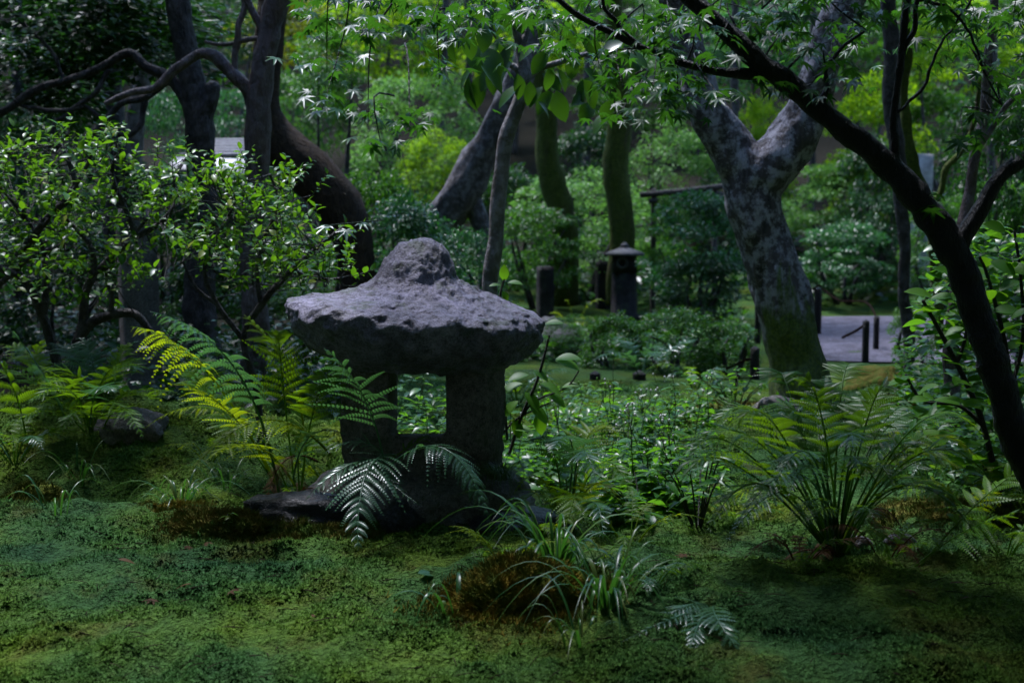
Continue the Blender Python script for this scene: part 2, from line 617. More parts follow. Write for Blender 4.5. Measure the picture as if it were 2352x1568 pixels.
def moss_mat(name, browns=.5, bump=True, gain=1.0, tr=0.0, soil_and_shade=False):
    m, nt, n, l, p = new_mat(name)
    g = n.new('ShaderNodeNewGeometry')
    big = noise_node(n, l, 1.1, 4, g.outputs['Position'], .6)
    mid = noise_node(n, l, 4.5, 5, g.outputs['Position'], .65)
    fine = noise_node(n, l, 70, 3, g.outputs['Position'], .6)
    rg = ramp(n, [(.32, (.016, .050, .020)), (.45, (.034, .084, .022)), (.56, (.055, .105, .016)), (.68, (.092, .134, .012))])
    l.new(big.outputs[0], rg.inputs[0])
    rb = ramp(n, [(.53, (0, 0, 0)), (.70, (browns, browns, browns))])
    l.new(mid.outputs[0], rb.inputs[0])
    mx = n.new('ShaderNodeMix')
    mx.data_type = 'RGBA'
    l.new(rb.outputs[0], mx.inputs[0])
    l.new(rg.outputs[0], mx.inputs[6])
    mx.inputs[7].default_value = (.075, .050, .012, 1)
    rf = ramp(n, [(.25, (.45 * gain,) * 3), (.7, (1.35 * gain,) * 3)])
    l.new(fine.outputs[0], rf.inputs[0])
    m2 = n.new('ShaderNodeMix')
    m2.data_type = 'RGBA'
    m2.blend_type = 'MULTIPLY'
    m2.inputs[0].default_value = 1
    l.new(mx.outputs[2], m2.inputs[6])
    l.new(rf.outputs[0], m2.inputs[7])
    if soil_and_shade:  # dark bare soil under shrubs, also painting in the shaded gaps between them
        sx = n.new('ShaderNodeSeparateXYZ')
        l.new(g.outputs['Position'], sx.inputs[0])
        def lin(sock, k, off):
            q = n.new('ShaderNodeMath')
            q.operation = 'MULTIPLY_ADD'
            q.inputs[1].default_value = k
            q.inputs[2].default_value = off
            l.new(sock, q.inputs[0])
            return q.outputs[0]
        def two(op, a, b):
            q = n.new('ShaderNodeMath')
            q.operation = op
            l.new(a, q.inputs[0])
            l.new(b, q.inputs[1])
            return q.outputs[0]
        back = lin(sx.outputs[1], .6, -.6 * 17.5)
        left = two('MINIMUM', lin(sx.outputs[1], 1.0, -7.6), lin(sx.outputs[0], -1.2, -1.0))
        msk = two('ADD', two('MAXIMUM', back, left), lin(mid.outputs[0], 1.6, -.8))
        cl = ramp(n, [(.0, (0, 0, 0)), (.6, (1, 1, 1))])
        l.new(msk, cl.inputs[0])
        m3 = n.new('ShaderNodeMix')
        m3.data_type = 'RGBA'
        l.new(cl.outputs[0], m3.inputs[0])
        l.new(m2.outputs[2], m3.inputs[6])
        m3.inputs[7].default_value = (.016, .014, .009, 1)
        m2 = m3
    l.new(m2.outputs[2], p.inputs['Base Color'])
    p.inputs['Roughness'].default_value = .9
    p.inputs['Specular IOR Level'].default_value = .06
    if bump:
        b = bump_node(n, l, fine.outputs[0], 1.0, .03)
        l.new(b.outputs[0], p.inputs['Normal'])
    if tr:
        t = n.new('ShaderNodeBsdfTranslucent')
        l.new(m2.outputs[2], t.inputs['Color'])
        ms = n.new('ShaderNodeMixShader')
        ms.inputs[0].default_value = tr
        l.new(p.outputs[0], ms.inputs[1])
        l.new(t.outputs[0], ms.inputs[2])
        l.new(ms.outputs[0], n['Material Output'].inputs['Surface'])
    return m


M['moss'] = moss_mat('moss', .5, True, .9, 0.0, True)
M['moss_shoot'] = moss_mat('moss_shoot', .5, False, 1.55, .35)  # brighter copy of the moss colour, standing for lit shoot tips


def flat_moss(name, cols, sc=40):
    m, nt, n, l, p = new_mat(name)
    g = n.new('ShaderNodeNewGeometry')
    a = noise_node(n, l, 6, 4, g.outputs['Position'], .6)
    b = noise_node(n, l, sc, 3, g.outputs['Position'], .6)
    ad = n.new('ShaderNodeMath')
    ad.operation = 'MULTIPLY_ADD'
    ad.inputs[1].default_value = .5
    l.new(b.outputs[0], ad.inputs[0])
    sb = n.new('ShaderNodeMath')
    sb.operation = 'MULTIPLY'
    sb.inputs[1].default_value = .5
    l.new(a.outputs[0], sb.inputs[0])
    l.new(sb.outputs[0], ad.inputs[2])
    r = ramp(n, [(.38 + .24 * i / (len(cols) - 1), c) for i, c in enumerate(cols)])
    l.new(ad.outputs[0], r.inputs[0])
    l.new(r.outputs[0], p.inputs['Base Color'])
    p.inputs['Roughness'].default_value = .9
    p.inputs['Specular IOR Level'].default_value = .06
    bb = bump_node(n, l, b.outputs[0], .7, .02)
    l.new(bb.outputs[0], p.inputs['Normal'])
    return m


M['moss_orange'] = flat_moss('moss_orange', [(.034, .058, .010), (.080, .095, .013), (.165, .110, .016), (.10, .14, .016)], 26)
M['moss_olive'] = flat_moss('moss_olive', [(.020, .030, .006), (.05, .065, .008), (.09, .095, .012)])
M['moss_brown'] = flat_moss('moss_brown', [(.028, .052, .012), (.066, .088, .014), (.100, .080, .018), (.070, .12, .020)], 26)
M['soil_and_shade'] = flat_moss('soil_and_shade', [(.012, .009, .006), (.03, .02, .014)])
M['gravel'] = stone_mat('gravel', (.040, .037, .050), (.17, .155, .205), 22, .85, 1.0, 0, .2, 60)
M['hut_wood'] = bark_mat('hut_wood', (.02, .016, .014), (.05, .04, .036), None, 12, .7)
M['roof_board'] = bark_mat('roof_board', (.16, .15, .16), (.27, .26, .27), None, 8, .5)
M['eave_board'] = bark_mat('eave_board', (.40, .38, .38), (.52, .50, .50), None, 6, .6)
M['rail_wood'] = bark_mat('rail_wood', (.04, .035, .033), (.10, .09, .088), None, 12, .8, spec=.2)

# ------------------------------------------------------------------ ground
MOUNDS = [  # x, y, rx, ry, height
    (-1.95, 6.05, .85, .55, .32), (-1.45, 5.45, .5, .35, .10), (-1.05, 7.6, .9, .6, .20), (3.0, 9.0, 1.5, .7, .06),
    (1.1, 6.6, .8, .6, .10), (1.9, 5.2, .7, .5, .06), (.1, 4.15, .55, .35, .05), (-1.2, 3.9, 1.0, .5, .05),
    (.62, 3.75, .5, .35, .07), (-1.0, 4.75, .55, .22, .05), (1.3, 4.0, .6, .4, .04), (.3, 8.2, 1.0, .6, .07),
    (-.9, 6.2, .5, .4, .11), (-1.75, 4.75, .35, .25, .09), (2.2, 6.4, .6, .5, .05), (-.35, 5.0, .8, .5, .03), (1.97, 7.5, .5, .5, .10)]


def H(x, y):
    x = np.asarray(x, float)
    y = np.asarray(y, float)
    h = np.zeros(np.broadcast(x, y).shape)
    for mx, my, rx, ry, hh in MOUNDS:
        q = ((x - mx) / rx) ** 2 + ((y - my) / ry) ** 2
        h = h + hh * np.exp(-q * 1.1)
    far = np.clip(y - 15, 0, 26)
    h = h + .10 * far + .0105 * far ** 2
    side = np.clip(np.abs(x) - 9, 0, 14)
    h = h + .14 * side
    P = np.stack([x.ravel() * .55, y.ravel() * .55, np.zeros(x.size)], 1) if x.ndim else np.array([[x * .55, y * .55, 0]])
    n = vnoise(P, 3).reshape(h.shape) if x.ndim else vnoise(P, 3)[0]
    h = h + .035 * n * np.clip((y - 2) / 4, .3, 3)
    # the gravel walk is level
    w = smooth01(9.9, 10.5, y) * (1 - smooth01(14.6, 15.2, y)) * smooth01(1.9, 2.5, x) * (1 - smooth01(6.5, 8.0, x))
    return h * (1 - w) + (-.02) * w


def Hs(x, y):
    return float(H(np.array([x]), np.array([y]))[0])


def gpos(px, d):
    """on the ground, d metres ahead"""
    x = (px - 1176) / FPX * d * 1.0
    return np.array([x, d, Hs(x, d)])


def micro(x, y):
    """cushions and tufts of the moss carpet"""
    P = np.stack([x.ravel(), y.ravel(), 0 * x.ravel()], 1)
    Wp = P + .10 * np.stack([vnoise(P * 5, 301), vnoise(P * 5, 302), 0 * P[:, 0]], 1)
    bil = 1 - np.abs(vnoise(Wp * [3.4, 3.8, 1], 11))
    bil2 = 1 - np.abs(vnoise(Wp * [8.5, 9.5, 1], 12))
    r = .040 * (bil ** 2 - .25) + .020 * (bil2 ** 2 - .3) + .010 * vnoise(P * 24, 23) + .008 * vnoise(P * 45, 24)
    return r.reshape(x.shape)


xs = np.unique(np.concatenate([np.linspace(-60, -12, 25), np.linspace(-12, -2.9, 60), np.arange(-2.9, 2.9, .0165), np.linspace(2.9, 12, 60), np.linspace(12, 60, 25)]).round(4))
ys = np.unique(np.concatenate([np.linspace(-16, 2.6, 40), np.arange(2.8, 8.2, .0165), np.linspace(8.2, 18, 100), np.linspace(18, 75, 60)]).round(4))
X, Y = np.meshgrid(xs, ys)
Zg = H(X, Y)
fineP = np.stack([X.ravel(), Y.ravel(), np.zeros(X.size)], 1)
near = (np.clip((8.4 - Y) / 2, 0, 1) * np.clip((3.4 - np.abs(X)) / .6, 0, 1))
Zg = Zg + near * micro(X, Y) + .02 * fbm(fineP * 2.2, 2, 5).reshape(X.shape) * (1 - near)
nx, ny = len(xs), len(ys)
ii = (np.arange(ny - 1)[:, None] * nx + np.arange(nx - 1)[None]).ravel()
F = np.stack([ii, ii + 1, ii + nx + 1, ii + nx], 1)
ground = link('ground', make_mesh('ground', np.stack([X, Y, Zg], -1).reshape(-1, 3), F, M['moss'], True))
tag(ground, 'mossy garden ground rising to a wooded slope behind', None, None, 'structure')

# gravel walk
gx = np.linspace(2.25, 7.2, 60)
gy = np.linspace(10.2, 14.9, 60)
GX, GY = np.meshgrid(gx, gy)
edge = .18 * np.sin(GY * 1.7) + .08 * np.sin(GY * 4.1)
GX = .2 * GY + (GX - 2.25) * (7.2 - .2 * GY) / 4.95 + edge * .3 * (GX < 2.4)
far_edge = .10 * np.sin(GX * 1.3)
GY2 = GY + far_edge * (GY - 10.2) / 4.7
GZ = H(GX, GY2) + .022 + .004 * vnoise(np.stack([GX.ravel() * 12, GY2.ravel() * 12, 0 * GX.ravel()], 1), 9).reshape(GX.shape)
ii = (np.arange(59)[:, None] * 60 + np.arange(59)[None]).ravel()
path = link('gravel_path', make_mesh('gravel_path', np.stack([GX, GY2, GZ], -1).reshape(-1, 3), np.stack([ii, ii + 1, ii + 61, ii + 60], 1), M['gravel'], True))
tag(path, 'pale grey gravel walk beyond the mossy forked trunk', None, None, 'structure')


# ------------------------------------------------------------------ moss shoots
SHOOT_T = np.array([[-.30, 0, 0], [.30, 0, 0], [0, .35, .9], [-.2, .2, .1], [.2, -.2, .1], [.75, .3, .55], [-.75, .2, .5]], float)
SHOOT_F = np.array([[0, 1, 2], [3, 4, 5], [4, 3, 6]])


HAIR_T = np.array([[-.07, 0, 0], [.07, 0, 0], [.05, .15, 1.1], [-.06, .03, 0], [.06, -.03, 0], [.55, .1, .85], [.05, .06, 0], [-.05, -.06, 0], [-.5, -.2, .9]], float)
HAIR_F = np.array([[0, 1, 2], [3, 4, 5], [6, 7, 8]])


def shoots(P, N, size, seed=0, hair=False):
    r = np.random.default_rng(seed)
    n = len(P)
    a = r.uniform(0, 2 * math.pi, n)
    up = unit(N + r.normal(0, .35, (n, 3)))
    side = np.stack([np.cos(a), np.sin(a), np.zeros(n)], 1)
    Yv = np.cross(up, side)
    return scatter(HAIR_T if hair else SHOOT_T, HAIR_F if hair else SHOOT_F, P, Yv, up, size * r.uniform(.55, 1.35, n))


NS = 250000
dd = 3.05 + (8.6 - 3.05) * rng.uniform(0, 1, NS) ** 1.7
half = dd * .40 + .3
sxp = rng.uniform(-1, 1, NS) * half
keep = ~((sxp > 2.2) & (dd > 9.8))
dd, sxp = dd[keep], sxp[keep]
fp = np.stack([sxp, dd, 0 * dd], 1)
nearw = np.clip((8.4 - dd) / 2, 0, 1)
zz = H(sxp, dd) + nearw * micro(sxp, dd) + .02 * fbm(fp * 2.2, 2, 5) * (1 - nearw) - .002
clump = np.clip(.85 + .75 * vnoise(fp * [5, 6, 1], 77) + .45 * vnoise(fp * 14, 78), .35, 2.1)
V, F = shoots(np.stack([sxp, dd, zz], 1), np.tile([0, 0, 1.0], (len(dd), 1)), .0115 * (dd / 4.2) ** .7 * clump, 5)
mo = link('moss_shoots', make_mesh('moss_shoots', V, F, M['moss_shoot']))
tag(mo, 'short green and yellowish moss shoots carpeting the garden floor', 'moss', None, 'stuff')

# twigs, needles and crumbs of bark lying in the moss
nlit = 420
ld = 3.1 + 4.2 * rng.uniform(0, 1, nlit) ** 1.5
lx = rng.uniform(-1, 1, nlit) * ld * .38
la = rng.uniform(0, 3.14, nlit)
lz = H(lx, ld) + micro(lx, ld) + .010
ms = []
for q in range(nlit):
    L = rng.uniform(.008, .035)
    c = np.array([lx[q], ld[q], lz[q]])
    dv = np.array([math.cos(la[q]), math.sin(la[q]), rng.normal(0, .15)]) * L
    ms.append(tube([c - dv, c + [0, 0, .002], c + dv], [.0011, .0013, .0008], 4, None, 0, 1, 0, False))
V, F = cat_mesh(ms)
tag(link('leaf_litter', make_mesh('leaf_litter', V, F, M['soil_and_shade'])), 'tiny twigs and needles scattered over the moss', 'litter', None, 'stuff')

# ------------------------------------------------------------------ unseen foliage ring added behind and beside the viewer to block low sky light
NWD = 24000
ang = rng.uniform(0, 2 * math.pi, NWD)
keepa = np.abs(((ang - math.pi / 2 + math.pi) % (2 * math.pi)) - math.pi) > math.radians(36)
ang = ang[keepa]
rad = rng.uniform(10.5, 15, len(ang))
hz = rng.uniform(0, 1, len(ang)) ** .85 * 15.0
wp = np.stack([np.cos(ang) * rad, 4 + np.sin(ang) * rad, hz], 1)
# unseen canopy added over the viewer to darken the front lawn
NC = 20000
cp = np.stack([rng.uniform(-9, 9, NC), rng.uniform(-9, 3.6, NC), rng.uniform(4.2, 7.5, NC)], 1)
cp = cp[vnoise(cp * [.55, .55, .2], 91) + .25 * vnoise(cp * 1.4, 92) > -.45]
wp = np.concatenate([wp, cp])
nw = len(wp)
wd = rng.normal(0, 1, (nw, 3)) + [0, 0, -.4]
wN = rng.normal(0, 1, (nw, 3)) + [0, 0, .8]
wsz = np.concatenate([rng.uniform(.6, 1.3, len(ang)), rng.uniform(.25, .55, len(cp))])
V, F = scatter(*LEAF2, wp, wd, wN, wsz)
wd_o = link('shade_wood', make_mesh('shade_wood', V, F, M['shade_wood_leaf']))
tag(wd_o, 'unseen dark foliage added around and overhead to block sky light', 'wood', None, 'stuff')

# ------------------------------------------------------------------ the big lantern
def ico(sub=5):
    bm = bmesh.new()
    bmesh.ops.create_icosphere(bm, subdivisions=sub, radius=1)
    V = np.array([v.co[:] for v in bm.verts])
    F = np.array([[v.index for v in f.verts] for f in bm.faces])
    bm.free()
    return V, F


ICO5, ICO4, ICO3 = ico(5), ico(4), ico(3)
LX, LY = -.335, 5.0
LZ0 = Hs(LX, LY)
lantern = thing('stone_lantern', 'squat rough stone garden lantern with wide mushroom cap and square window', 'stone lantern', (LX, LY, 0))
# cap
prof = np.array([(.0, .545), (.20, .545), (.255, .550), (.30, .562), (.355, .590), (.405, .632), (.435, .675), (.448, .712), (.446, .738), (.430, .757), (.40, .769), (.35, .782), (.29, .797),
                 (.23, .813), (.190, .828), (.166, .844), (.150, .862), (.135, .888), (.119, .917), (.102, .945), (.080, .969), (.054, .987), (.028, .996), (0, .999)])
tt = np.concatenate([[0], np.cumsum(np.linalg.norm(np.diff(prof, axis=0), axis=1))])
tq = np.linspace(0, tt[-1], 130)
pr, pz = np.interp(tq, tt, prof[:, 0]), np.interp(tq, tt, prof[:, 1])
na = 260
A = np.linspace(0, 2 * math.pi, na, endpoint=False)
ca = np.stack([np.cos(A), np.sin(A), 0 * A], 1)
oute = 1 + .035 * vnoise(ca * 1.4 + 5, 41) + .02 * vnoise(ca * 4, 42)
V = np.zeros((130, na, 3))
wgt = smooth01(.18, .4, pr)[:, None]
V[..., 0] = pr[:, None] * np.cos(A)[None] * (1 + (oute[None] - 1) * wgt)
V[..., 1] = pr[:, None] * np.sin(A)[None] * (1 + (oute[None] - 1) * wgt) * .92
V[..., 2] = pz[:, None] + .022 * wgt * vnoise(ca * 1.3 + 2, 43)[None]
V = V.reshape(-1, 3)
V[:, 2] += -.030 * (V[:, 0] / .44) * smooth01(.1, .44, np.hypot(V[:, 0], V[:, 1]))
V[:, 0] += .012 * smooth01(.84, 1.0, V[:, 2])
Nn = unit(np.stack([V[:, 0], V[:, 1], (V[:, 2] - .70) * 1.9], 1))
rr = np.hypot(V[:, 0], V[:, 1])
rimw = smooth01(.26, .42, rr)
disp = .018 * (worley(V * 6.5, 2) - .55) * (.35 + .65 * rimw) + .026 * (worley(V * [19, 19, 24], 3) - .5) * (.40 + .60 * rimw) + .010 * fbm(V * 22, 4, 9) + .007 * (worley(V * 45, 6) - .5) + .003 * vnoise(V * 90, 4)
V = V + Nn * disp[:, None] * np.clip(rr / .03, 0.2, 1)[:, None]
V += [LX, LY, 0]
i = np.arange(129)[:, None] * na
j = np.arange(na)[None]
j2 = (j + 1) % na
F = np.stack([i + j, i + j2, i + na + j2, i + na + j], -1).reshape(-1, 4)
part(lantern, 'cap', V, F, M['stone'], True)


def boxm(x0, x1, y0, y1, z0, z1):
    V = np.array([[x, y, z] for x in (x0, x1) for y in (y0, y1) for z in (z0, z1)], float)
    F = np.array([[0, 1, 3, 2], [4, 6, 7, 5], [0, 4, 5, 1], [2, 3, 7, 6], [0, 2, 6, 4], [1, 5, 7, 3]])
    return V, F


# fire box with a through window
wx0, wx1 = W(888, 0, 4.84)[0], W(1020, 0, 4.84)[0]
wz0, wz1 = W(0, 1001, 4.84)[2], W(0, 846, 4.84)[2]
bx0, bx1 = W(776, 0, 4.9)[0], W(1147, 0, 4.9)[0]
bz0 = .17
parts_ = [boxm(bx0, wx0, 4.83, 5.19, bz0, .60), boxm(wx1, bx1, 4.83, 5.19, bz0, .60), boxm(wx0 - .05, wx1 + .05, 4.83, 5.19, wz1, .60),
          boxm(wx0 - .05, wx1 + .05, 4.83, 4.90, bz0, wz0), boxm(wx0 - .05, wx1 + .05, 4.88, 5.19, bz0, wz0 - .05)]
Vb, Fb = cat_mesh(parts_)
V, Nn, F = remesh(Vb, Fb, .0085)
inside = ((V[:, 0] > wx0 - .02) & (V[:, 0] < wx1 + .02) & (V[:, 2] > wz0 - .02) & (V[:, 2] < wz1 + .02))
k = np.where(inside, .15, 1.0)
disp = k * (.012 * fbm(V * 9, 3, 31) + .012 * (worley(V * 16, 8) - .5) + .004 * fbm(V * 40, 2, 33))
# round the outer corners
cx = (bx0 + bx1) / 2
ex = np.clip((np.abs(V[:, 0] - cx) - (bx1 - bx0) / 2 + .09) / .09, 0, 1)
V[:, 1] = 5.01 + (V[:, 1] - 5.01) * (1 - .42 * ex ** 2)
taper = smooth01(.5, .17, V[:, 2])
V = V + Nn * disp[:, None]
V[:, 0] = cx + (V[:, 0] - cx) * np.where(inside, 1.0, 1 + .03 * np.sin((V[:, 2] - .2) * 7))
part(lantern, 'firebox', V, F, M['stone_rough'], True)
# base boulder
V, F = ICO5
B = V * [.415, .34, .15]
B = np.sign(B) * np.abs(B) ** .92 * np.array([.415, .34, .16]) ** .08
B = B * (1 + .10 * fbm(V * 1.6 + 3, 3, 51) + .10 * (worley(V * 2.6, 52) - .5) + .03 * fbm(V * 8, 3, 53))[:, None]
B += [LX + .0, 4.98, .065]
part(lantern, 'base_stone', B, F, M['stone_rough'], True)


def rock(label, px, d, sx, sy, sz, mat, seed, rot=0.0, sink=.35, cat='rock', name='rock', group=None):
    g = gpos(px, d)
    o = None
    V, F = ICO4
    Q = V * (1 + .22 * fbm(V * 1.3 + seed * 3.1, 3, seed) + .22 * (worley(V * 1.9 + seed, seed + 1) - .55) + .10 * (worley(V * 4.5 + seed, seed + 5) - .5) + .05 * fbm(V * 7, 3, seed + 2))[:, None]
    Q = Q * [sx, sy, sz]
    c, s = math.cos(rot), math.sin(rot)
    Q = np.stack([Q[:, 0] * c - Q[:, 1] * s, Q[:, 0] * s + Q[:, 1] * c, Q[:, 2] + sz * (1 - 2 * sink) * .6], 1)
    o = link(name, make_mesh(name, Q, F, mat, True), None, tuple(g))
    return tag(o, label, cat, group)


rock('long wet black rock lying before the lantern base', 690, 4.72, .21, .10, .085, M['stone_wet'], 5, .05, .25)
rock('dark blue-grey stone half sunk below the window of the lantern', 912, 4.68, .095, .085, .085, M['stone_wet'], 9, .5, .3)
rock('small rounded stone between fern stems and black rock', 672, 4.98, .045, .04, .05, M['stone_rough'], 13, .2, .3)
rock('low dark rock under ferns at the lantern base corner', 1190, 4.72, .20, .12, .07, M['stone_wet'], 17, .1, .4)
rock('pale grey stone showing behind the big fern stems', 2085, 4.45, .055, .05, .045, M['stone_grey'], 21, .4, .25)
rock('small pale stone wedged among the big fern stems', 1975, 4.5, .06, .04, .035, M['stone_grey'], 22, .1, .25)
rock('grey rock at the edge of the shaded moss mound', 290, 5.65, .14, .12, .10, M['stone_rough'], 25, .4, .4)
rock('flat brown stone at the root of forked tree', 1790, 7.0, .14, .1, .07, M['stone_rough'], 27, .3, .4)
rock('dark boulder half hidden behind the low glossy shrub', 1250, 11.0, .35, .3, .25, M['stone_rough'], 29, .3, .4)
rock('rounded mossy rock beside the right moss bank', 2030, 7.7, .20, .16, .12, M['moss_brown'], 31, .3, .4)


def hummock(label, px, d, rx, ry, h, mat, seed, ns, size):
    g = gpos(px, d)
    root = thing('moss_hummock', label, 'moss', g, 'moss hummocks')
    V, F = ICO4
    k = 1 + .22 * fbm(V * 1.7 + seed, 3, seed) + .05 * fbm(V * 7, 2, seed + 3)
    Q = V * k[:, None] * [rx, ry, h] + g - [0, 0, h * .25]
    part(root, 'cushion', Q, F, mat, True)
    r = np.random.default_rng(seed)
    fi = r.integers(0, len(F), ns)
    fi = fi[V[F[fi]].mean(1)[:, 2] > -.15]
    bc = r.dirichlet((1, 1, 1), len(fi))
    P = (Q[F[fi]] * bc[:, :, None]).sum(1)
    Nn_ = unit(V[F[fi]].mean(1) / [rx, ry, h] + [0, 0, 1.5])
    Vs, Fs = shoots(P, Nn_, size * 1.25, seed, True)
    # loose shoots thin out into the lawn round the cushion
    nr = ns // 2
    a = r.uniform(0, 6.28, nr)
    rr_ = .8 + np.abs(r.normal(0, .35, nr))
    ex_, ey_ = g[0] + np.cos(a) * rr_ * rx, g[1] + np.sin(a) * rr_ * ry
    P2 = np.stack([ex_, ey_, H(ex_, ey_) + micro(ex_, ey_)], 1)
    V2, F2 = shoots(P2, np.tile([0, 0, 1.0], (nr, 1)), size * 1.0, seed + 50, True)
    Vs, Fs = cat_mesh([(Vs, Fs), (V2, F2)])
    o = part(root, 'shoots', Vs, Fs, mat, False)
    o['kind'] = 'stuff'
    return root


hummock('orange-brown moss hummock with grass growing behind it', 1190, 3.72, .19, .15, .15, M['moss_orange'], 3, 9000, .022)
hummock('low brown tangled moss cushion in front of the black rock', 510, 4.62, .17, .10, .075, M['moss_brown'], 4, 5000, .02)
hummock('small brown moss cushion below the lantern fern tips', 760, 4.55, .16, .07, .045, M['moss_brown'], 8, 3500, .017)
hummock('round yellow-green moss hummock with dark hollow', 55, 4.95, .12, .11, .10, M['moss_olive'], 5, 4500, .016)
hummock('rusty moss tuft on the low bank beside the black rock', 400, 4.85, .10, .05, .045, M['moss_orange'], 6, 2500, .014)
hummock('brown moss cushion on the near right bank', 2190, 4.9, .28, .16, .07, M['moss_brown'], 7, 5000, .018)
hummock('rusty moss tuft behind the big fern', 2060, 6.9, .16, .10, .09, M['moss_orange'], 9, 4000, .02)
hummock('brown moss patch at the foot of forked tree', 1680, 7.2, .30, .16, .07, M['moss_brown'], 10, 4000, .02)
hummock('dark reddish bare moss clump at the bottom edge of the lawn', 975, 3.55, .09, .06, .022, M['moss_brown'], 12, 2000, .012)


# ------------------------------------------------------------------ posts, small lantern, path fence
def stone_post(label, px, d, w, top_py, rotz, mat, group=None, lean=0.0):
    g = gpos(px, d)
    h = W(px, top_py, d)[2] - g[2]
    bm = bmesh.new()
    bmesh.ops.create_cube(bm, size=1)
    for v in bm.verts:
        v.co = Vector((v.co.x * w, v.co.y * w, (v.co.z + .5) * (h + .1) - .1))
    bmesh.ops.subdivide_edges(bm, edges=[e for e in bm.edges if abs(e.verts[0].co.z - e.verts[1].co.z) > .1], cuts=14, use_grid_fill=True)
    bmesh.ops.bevel(bm, geom=[e for e in bm.edges if e.is_manifold and e.calc_face_angle(0) > .5], offset=w * .05, segments=2, affect='EDGES')
    bmesh.ops.triangulate(bm, faces=bm.faces)
    V = np.array([v.co[:] for v in bm.verts])
    F = np.array([[v.index for v in f.verts] for f in bm.faces])
    bm.free()
    V = V + .006 * np.stack([vnoise(V * 9, 1), vnoise(V * 9, 2), 0 * V[:, 0]], 1)
    V[:, 0] += lean * V[:, 2]
    o = link('stone_post', make_mesh('stone_post', V, F, mat, False), None, tuple(g))
    o.rotation_euler = (0, 0, rotz)
    return tag(o, label, 'stone post', group)


stone_post('tall square granite post behind the left shrub', 322, 7.4, .165, 478, math.radians(34), M['granite_post'], None, -.02)
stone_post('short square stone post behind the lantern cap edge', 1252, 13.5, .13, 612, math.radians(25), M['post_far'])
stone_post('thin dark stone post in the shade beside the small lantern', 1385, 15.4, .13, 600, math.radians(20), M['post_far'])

# small lantern in the back
g = gpos(1434, 14.4)
sl = thing('small_stone_lantern', 'small distant stone lantern with pointed cap and round window', 'stone lantern', g)
k = 14.4 / FPX
zt = W(1434, 560, 14.4)[2] - g[2]


def lathe(prof, seg=20, cx=0, cy=0):
    prof = np.array(prof, float)
    n = len(prof)
    a = np.linspace(0, 2 * math.pi, seg, endpoint=False)
    V = np.stack([prof[:, 0:1] * np.cos(a) + cx, prof[:, 0:1] * np.sin(a) + cy, np.repeat(prof[:, 1:2], seg, 1)], -1).reshape(-1, 3)
    i = np.arange(n - 1)[:, None] * seg
    j = np.arange(seg)[None]
    F = np.stack([i + j, i + (j + 1) % seg, i + seg + (j + 1) % seg, i + seg + j], -1).reshape(-1, 4)
    return V, F


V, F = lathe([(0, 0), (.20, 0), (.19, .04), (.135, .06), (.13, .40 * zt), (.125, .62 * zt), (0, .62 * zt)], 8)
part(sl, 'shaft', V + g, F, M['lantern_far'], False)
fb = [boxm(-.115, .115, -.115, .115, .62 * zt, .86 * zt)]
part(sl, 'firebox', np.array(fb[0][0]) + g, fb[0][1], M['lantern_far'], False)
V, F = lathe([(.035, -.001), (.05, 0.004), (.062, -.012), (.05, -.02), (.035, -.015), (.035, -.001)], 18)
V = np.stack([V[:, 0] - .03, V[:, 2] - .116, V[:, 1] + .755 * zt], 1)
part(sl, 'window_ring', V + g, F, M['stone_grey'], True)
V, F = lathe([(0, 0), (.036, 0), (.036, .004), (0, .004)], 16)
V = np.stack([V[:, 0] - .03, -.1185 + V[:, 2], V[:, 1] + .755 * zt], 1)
part(sl, 'window', V + g, F, M['post_wood'], False)  # dark disc painting the shaded hole; the firebox is solid
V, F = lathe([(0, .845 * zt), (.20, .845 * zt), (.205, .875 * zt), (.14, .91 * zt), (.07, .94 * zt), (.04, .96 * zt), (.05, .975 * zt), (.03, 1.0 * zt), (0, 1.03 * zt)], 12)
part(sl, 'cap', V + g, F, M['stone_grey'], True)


def wood_post(label, px, d, rpx, top_py, seed=0, bot_py=None, group='dark path fence posts'):
    g = gpos(px, d)
    top = W(px, top_py, d)[2]
    V, F = tube([g - [0, 0, .1], g + [0, 0, (top - g[2]) * .5], [g[0], g[1], top]], [rpx * d / FPX] * 3, 9, .15, .05, 5, seed)
    o = link('wooden_post', make_mesh('wooden_post', V - g, F, M['post_wood'], True), None, tuple(g))
    return tag(o, label, 'post', group)


wood_post('slender black wooden post left of the forked trunk', 1742, 11.4, 7, 680, 1)
wood_post('stout short black post at the left foot of forked trunk', 1737, 9.3, 11, 800, 2)
wood_post('black post with rope knot right behind forked trunk', 1880, 12.6, 9, 664, 3)
wood_post('nearer of two black posts before the gravel walk', 1992, 10.2, 8, 738, 4)
wood_post('farther of two black posts before the gravel walk', 2016, 11.2, 7, 728, 5)
wood_post('short black post under the blue-green fern', 1368, 8.6, 13, 858, 6)
wood_post('paired black stump under the blue-green fern', 1470, 8.9, 16, 858, 7)
wood_post('thin brown garden stake behind the tall fern', 697, 7.9, 6, 780, 8, None, 'garden stakes')
wood_post('thin dark stake at the foot of the low glossy shrub', 1596, 9.6, 5, 850, 9, None, 'garden stakes')


def rope(label, pts, d, r):
    V, F = pxtube([(p[0], p[1], r, p[2] if len(p) > 2 else d) for p in pts], d, 6, .1, 30, 3)
    c = V.mean(0)
    o = link('rope', make_mesh('rope', V - c, F, M['rope'], True), None, tuple(c))
    return tag(o, label, 'rope', 'path fence ropes')


